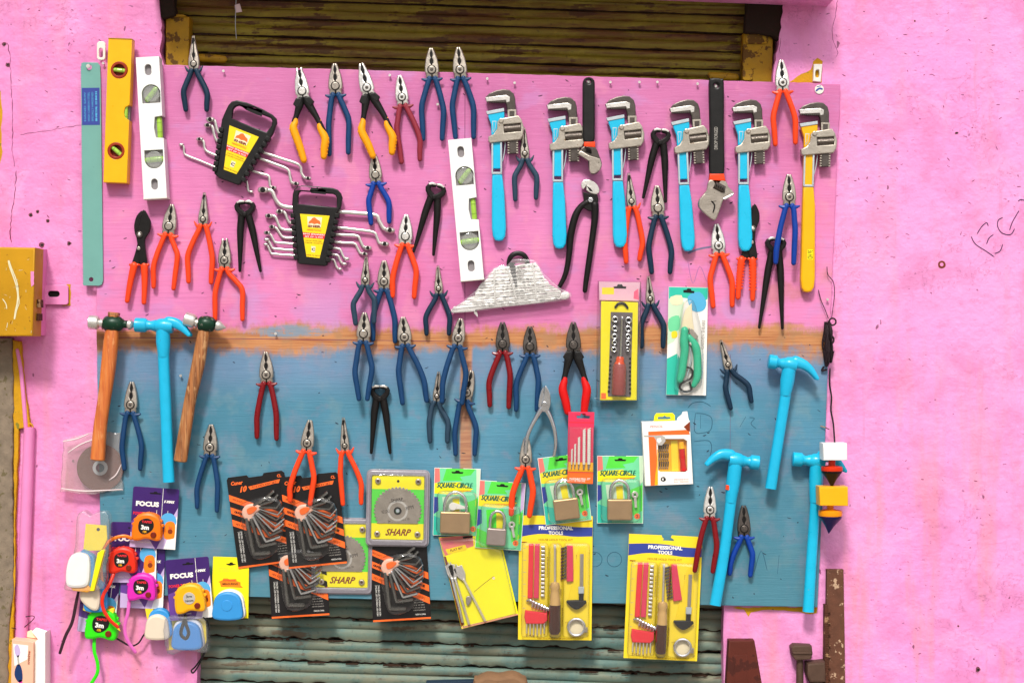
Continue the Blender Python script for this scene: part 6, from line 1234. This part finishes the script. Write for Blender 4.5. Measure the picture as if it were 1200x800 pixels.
round_tape((220, 740), 'tape measure with blue case in a clear bag under the yellow tape card', [
    ('card', lambda m: (m.ext([(195,722),(240,722),(241,752),(238,758),(197,762)], 0, 1, 'p_ywarm', .2))),
    ('tape_measure', lambda m: (m.ext(ds(220, 741, 18, 18), 1, 8, 't_white', 2.5), m.ext(ds(220, 743, 17, 16), 7, 14, 't_blue', 3))),
    ('wrist_strap', lambda m: m.tube([(240,722,14,1.0),(245,730,12,1.0),(243,748,5,1.0),(238,766,4,1.0),(229,780,4,1.0),(224,785,4,1.0),(226,788,4,1.0),(232,780,4,.9),(240,764,4,.9)], 'blk', 7, 5)),
    ('plastic_pouch', lambda m: m.ext(sm([(195,724),(220,720),(242,724),(246,756),(240,763),(220,760),(198,764)], 3), -.5, 17, 'bag2', 3))], 3)

# grinding disc in a bag
t = thing('grinding_disc', 'brown grinding disc in a cloudy plastic bag below the first wooden hammer', 'grinding disc', 117, 552, 0, dc=5)
M['disc'] = pm('brown_abrasive', '#7d5448', .8, 0, .35, 120, .6)
m = MB((117, 552)); m.ext(circ(117, 548, 27.5, 40), 1.5, 3.5, 'disc', .6, holes=[circ(117, 548, 5, 20)]); m.build('disc', t)
m = MB((117, 552)); m.ring(117, 548, 5, 8.8, 3.4, 3.8, 'silverp', .1); m.build('centre_ring', t)
m = MB((117, 552)); m.ext(jag([(74,515),(92,510),(108,506),(141,507),(143,540),(144,575),(120,577),(104,579),(86,577),(70,576),(73,540),(74,515)], 1.2, 6), .2, 5.2, 'bag', 1.2, back=True)
for a, b_, c in (((74,517),(90,514),(104,508)), ((72,572),(100,575),(143,573)), ((80,530),(96,520),(118,512)), ((128,562),(136,556),(142,544))): m.tube([a+(4.8,.5), b_+(5.6,.8), c+(4.8,.5)], 'bagfold', 6, 5)
m.build('plastic_pouch', t)

# ------------------------------------------------------------ plumb bobs on a cord
zb = lambda x, y: (900 + x/5.714, 500 + y/5.714)
def bob(label, blk, blkm, disc, tip, tipm, cap, o, extra=None, seg=20):
    t = thing('plumb_bob', label, 'plumb bob', o[0], o[1], 24, group='plumb bobs on one cord', dc=34)
    m = MB(o); m.ext(blk[0], 2, 26, blkm, 1.2, side=blkm); m.build('wooden_block' if False else 'guide_block', t)
    cx, y0, y1, y2, y3, r = disc; m = MB(o); m.lathe((cx, y0, 12), (cx, y1, 12), [(0, 4), (1, 4)], cap, seg); m.lathe((cx, y1-.3, 12), (cx, y2, 12), [(0, 5), (.25, r), (.8, r+.4), (1, r)], cap, 24); m.build('cap', t)
    m = MB(o); m.lathe((cx, y2, 12), (tip[0], tip[1], 12), [(0, r), (.1, r-.3), (.16, r-1.4), (.55, r*.42), (1, .4)], tipm, 24)
    if extra: extra(m)
    m.build('weight', t); return t
zc = lambda L: [zb(*p) for p in L]
b1 = bob('upper plumb bob with white block, orange cap and dark tip', [zc([(353,108),(510,106),(512,218),(356,218)])], 'white', (zb(425,0)[0], 539, 545, 551, 0, 12), zb(425,402), 'blackm', 't_dorange', (974, 540), None)
M.setdefault('t_dorange', None)
b2 = bob('lower plumb bob with yellow block and dark blue cone', [zc([(328,395),(516,395),(518,520),(332,518)])], 't_yellow', (zb(415,0)[0], 590, 596, 603.5, 0, 13.4), zb(405,708), 'navyp', 't_dyellow', (972, 585))
t = thing('string', 'dark cord with a knotted black bundle hanging to the plumb bobs', 'cord', 973, 400, 0, dc=8)
m = MB((973, 400)); m.tube([(970,313,3,.5),(971,322,4,.5),(977,330,4,.5),(979,342,3,.45),(977,360,4,.45),(975,372,6,.5)], 'cordm', 6); m.tube([(960,340,3,.5),(963,352,4,.5),(968,364,5,.5),(971,373,6,.5)], 'cordm', 6); m.tube([(973,432,6,.9),(972.4,450,7,1.1),(974.4,465,8,1.0),(973,480,12,1.1),(974.6,495,18,1.0),(974,517,30,1.0)], 'cordm', 7)
m.tube([(963,499,2,.6),(968,500.5,3,.6),(972,502.5,4,.6)], 'rust', 6); m.build('strand', t)
m = MB((973, 400))
for k in range(13): x = 968+random.uniform(-1, 8); m.tube([(x, 375+random.uniform(0, 5), 3+random.uniform(0, 6), 1.0), (x+random.uniform(-3, 3), 388, 4+random.uniform(0, 8), 1.1), (x+random.uniform(-3, 2), 405, 4+random.uniform(0, 8), 1.1), (x+random.uniform(-4, 4), 420+random.uniform(-3, 12), 3+random.uniform(0, 6), 1.0), (x+random.uniform(-4, 4), 412, 4+random.uniform(0, 8), 1.0)], 'cordm', 6, 5)
m.torus(976, 377, 6, 4, 1, 'cordm'); m.torus(972, 398, 6, 5.5, 1.1, 'cordm'); m.tube([(966,430,3,1.2),(964,434,3,1.2),(969,433,4,1.2)], 'cordm', 6); m.build('bundle', t)

# ------------------------------------------------------------ things at the foot of the wall
t = thing('tool_carton', 'open peach and white carton with printed screwdriver in the bottom left corner', 'carton', 35, 780, -6, 0, dc=10); o = (35, 780)
m = MB(o); m.ext([(17,747),(42,751),(41,840),(15,838)], 0, 26, 'p_peachb', .5); 
m.poly([(18.5,752),(36,754),(35,770),(20,778)], 26.1, 'p_white'); m.poly(sm([(20,756),(24,753),(27,762),(24,768),(21,764)], 3), 26.2, 'p_lilac'); m.poly(sm([(22,778),(26,776),(29,784),(29,795),(24,796),(20,788)], 3), 26.2, 'p_navy'); m.poly([(25,794),(29,794),(31,840),(27,840)], 26.2, 'p_magenta'); m.poly([(23,766),(25,765),(26,777),(24,778)], 26.2, 'p_grey'); m.text('screwdriver', 36.5, 768, 16, 3.2, 26.2, 'p_brown', -86, .02)
m.build('box', t)
m = MB(o); m.ext([(42,751),(54,740),(54,830),(41,840)], -4, 20, 'p_white', .5); m.poly([(44,806),(52,800),(52,840),(43,840)], 20.1, 'p_navy'); m.build('side_panel', t)
m = MB(o); m.ext([(35,741),(40,736.5),(54,741),(43,750.5)], 6, 9, 'p_white', .4); m.ext([(17,747),(33,740),(36,742),(41,750)], 2, 4, 'p_cream', .4); m.build('flap', t)
m = MB((20, 730)); m.tube([(14,735,1,.5),(25,736,2,.5),(34,730,2,.5),(40,724,1,.5),(39,721,1,.5),(30,722,1,.5)], 'cordm', 6); ob = m.build('wire'); ob.location = place(20, 730, 0, 0); tag(ob, 'thin bent wire on the pink wall above the peach carton', 'wire')
m = MB((870, 790)); m.ext([(854,750),(884,750),(896,820),(850,880),(851,800)], 0, 16, 'rustwood', 1.5); m.ext([(860,767),(875,766),(876,850),(860,850)], 15, 16.6, 'rustwood', .6); ob = m.build('wood_wedge'); ob.location = place(870, 790, WD, WD+14); tag(ob, 'reddish brown tapered block leaning on the wall at lower right', 'block')
t = thing('rusty_clamp', 'rusty brown iron clamp between the tapered block and the rusty scale', 'clamp', 945, 780, WD, dc=6)
m = MB((945, 780)); m.ext([(927,758),(931,755),(951,756),(952,765),(950,772),(932,773),(928,767)], 0, 17, 'rustg', 1.5); m.ext([(928,763),(951,763),(951,765.5),(929,765.5)], 16, 18.5, 'rustg', .8); m.tube([(938,770,9,3.9),(938,800,9,4.3),(938,850,9,4.3)], 'rustg', 14); m.build('screw_head', t)
m = MB((945, 780)); m.ext([(945,776),(966,774),(967,798),(948,798),(945,790)], 0, 20, 'rustg', 2.5); m.tube([(957,790,10,8),(957,850,10,8)], 'rustg', 14); m.build('jaw', t)
t = thing('rusty_scale', 'rusty steel scale with pale scabs leaning against the wall at lower right', 'scale', 978, 730, WD, dc=0)
m = MB((978, 730)); m.ext([(969,667),(988.5,667),(990,760),(991.5,900),(968,900),(968,760)], 0, 9, 'rustpale', .8); m.build('blade', t)
m = MB((978, 730)); m.ext([(966,708),(970,708),(970,900),(964.5,900)], 0, 12, 'rust', .5)
for k in range(60): m.ext(rect(966, 716+k*2.6, 970.5+(2 if k % 5 == 0 else 0), 717+k*2.6), 9, 12.4, 'rust', .1)
m.build('graduated_edge', t)
m = MB((588, 796)); m.ext(sm([(555,800),(560,794),(572,789),(585,790.5),(600,788),(612,793),(618,802),(622,860),(552,860)], 3), 0, 30, 'conc2', 4); ob = m.build('stone_block'); ob.location = place(588, 796, 12, 28); tag(ob, 'rounded brownish block top peeking up at the bottom edge in front of the teal shutter', 'block')
m = MB((620, 830)); m.ext([(500,796),(617,793),(617,900),(500,900)], 0, 12, 'navyb', 1); ob = m.build('dark_board'); ob.location = place(620, 832, 0, 8); tag(ob, 'dark blue board behind the rounded block at the bottom edge', 'board')
# ------------------------------------------------------------ camera, light, world
cam = bpy.data.cameras.new('camera'); co = bpy.data.objects.new('camera', cam); COL.objects.link(co)
co.location = (0, -D, 0); co.rotation_euler = (PI/2, 0, 0); cam.lens = 60; cam.sensor_width = 36; cam.clip_end = 200; sc.camera = co
sun = bpy.data.lights.new('sun', 'SUN'); so = bpy.data.objects.new('sun', sun); COL.objects.link(so)
sun.energy = SUN; sun.angle = math.radians(SANG); sun.color = (1, .96, .9)
EL, AZ = 48, -12     # degrees: height, and how far to the left of straight behind the camera
dv = Vector((math.sin(math.radians(AZ))*math.cos(math.radians(EL)), -math.cos(math.radians(AZ))*math.cos(math.radians(EL)), math.sin(math.radians(EL))))
so.rotation_euler = dv.to_track_quat('Z', 'Y').to_euler()
wd = bpy.data.worlds.new('World'); sc.world = wd; wd.use_nodes = True; nt = wd.node_tree; bg = nt.nodes['Background']
sky = nt.nodes.new('ShaderNodeTexSky'); sky.sky_type = 'NISHITA'; sky.sun_disc = False; sky.sun_elevation = math.radians(EL); sky.sun_rotation = math.radians(180 + AZ)
sky.air_density = 1.0; sky.dust_density = 4.0; sky.ozone_density = .6
hs = nt.nodes.new('ShaderNodeHueSaturation'); hs.inputs['Saturation'].default_value = .35; nt.links.new(sky.outputs[0], hs.inputs['Color']); nt.links.new(hs.outputs[0], bg.inputs[0]); bg.inputs[1].default_value = SKY
sc.view_settings.view_transform = 'Standard'; sc.view_settings.look = 'None'; sc.view_settings.gamma = 1; sc.view_settings.exposure = EXPO
sc.render.engine = 'CYCLES'; sc.cycles.max_bounces = 8; sc.cycles.transparent_max_bounces = 16; sc.cycles.use_denoising = True; sc.cycles.caustics_reflective = False; sc.cycles.caustics_refractive = False
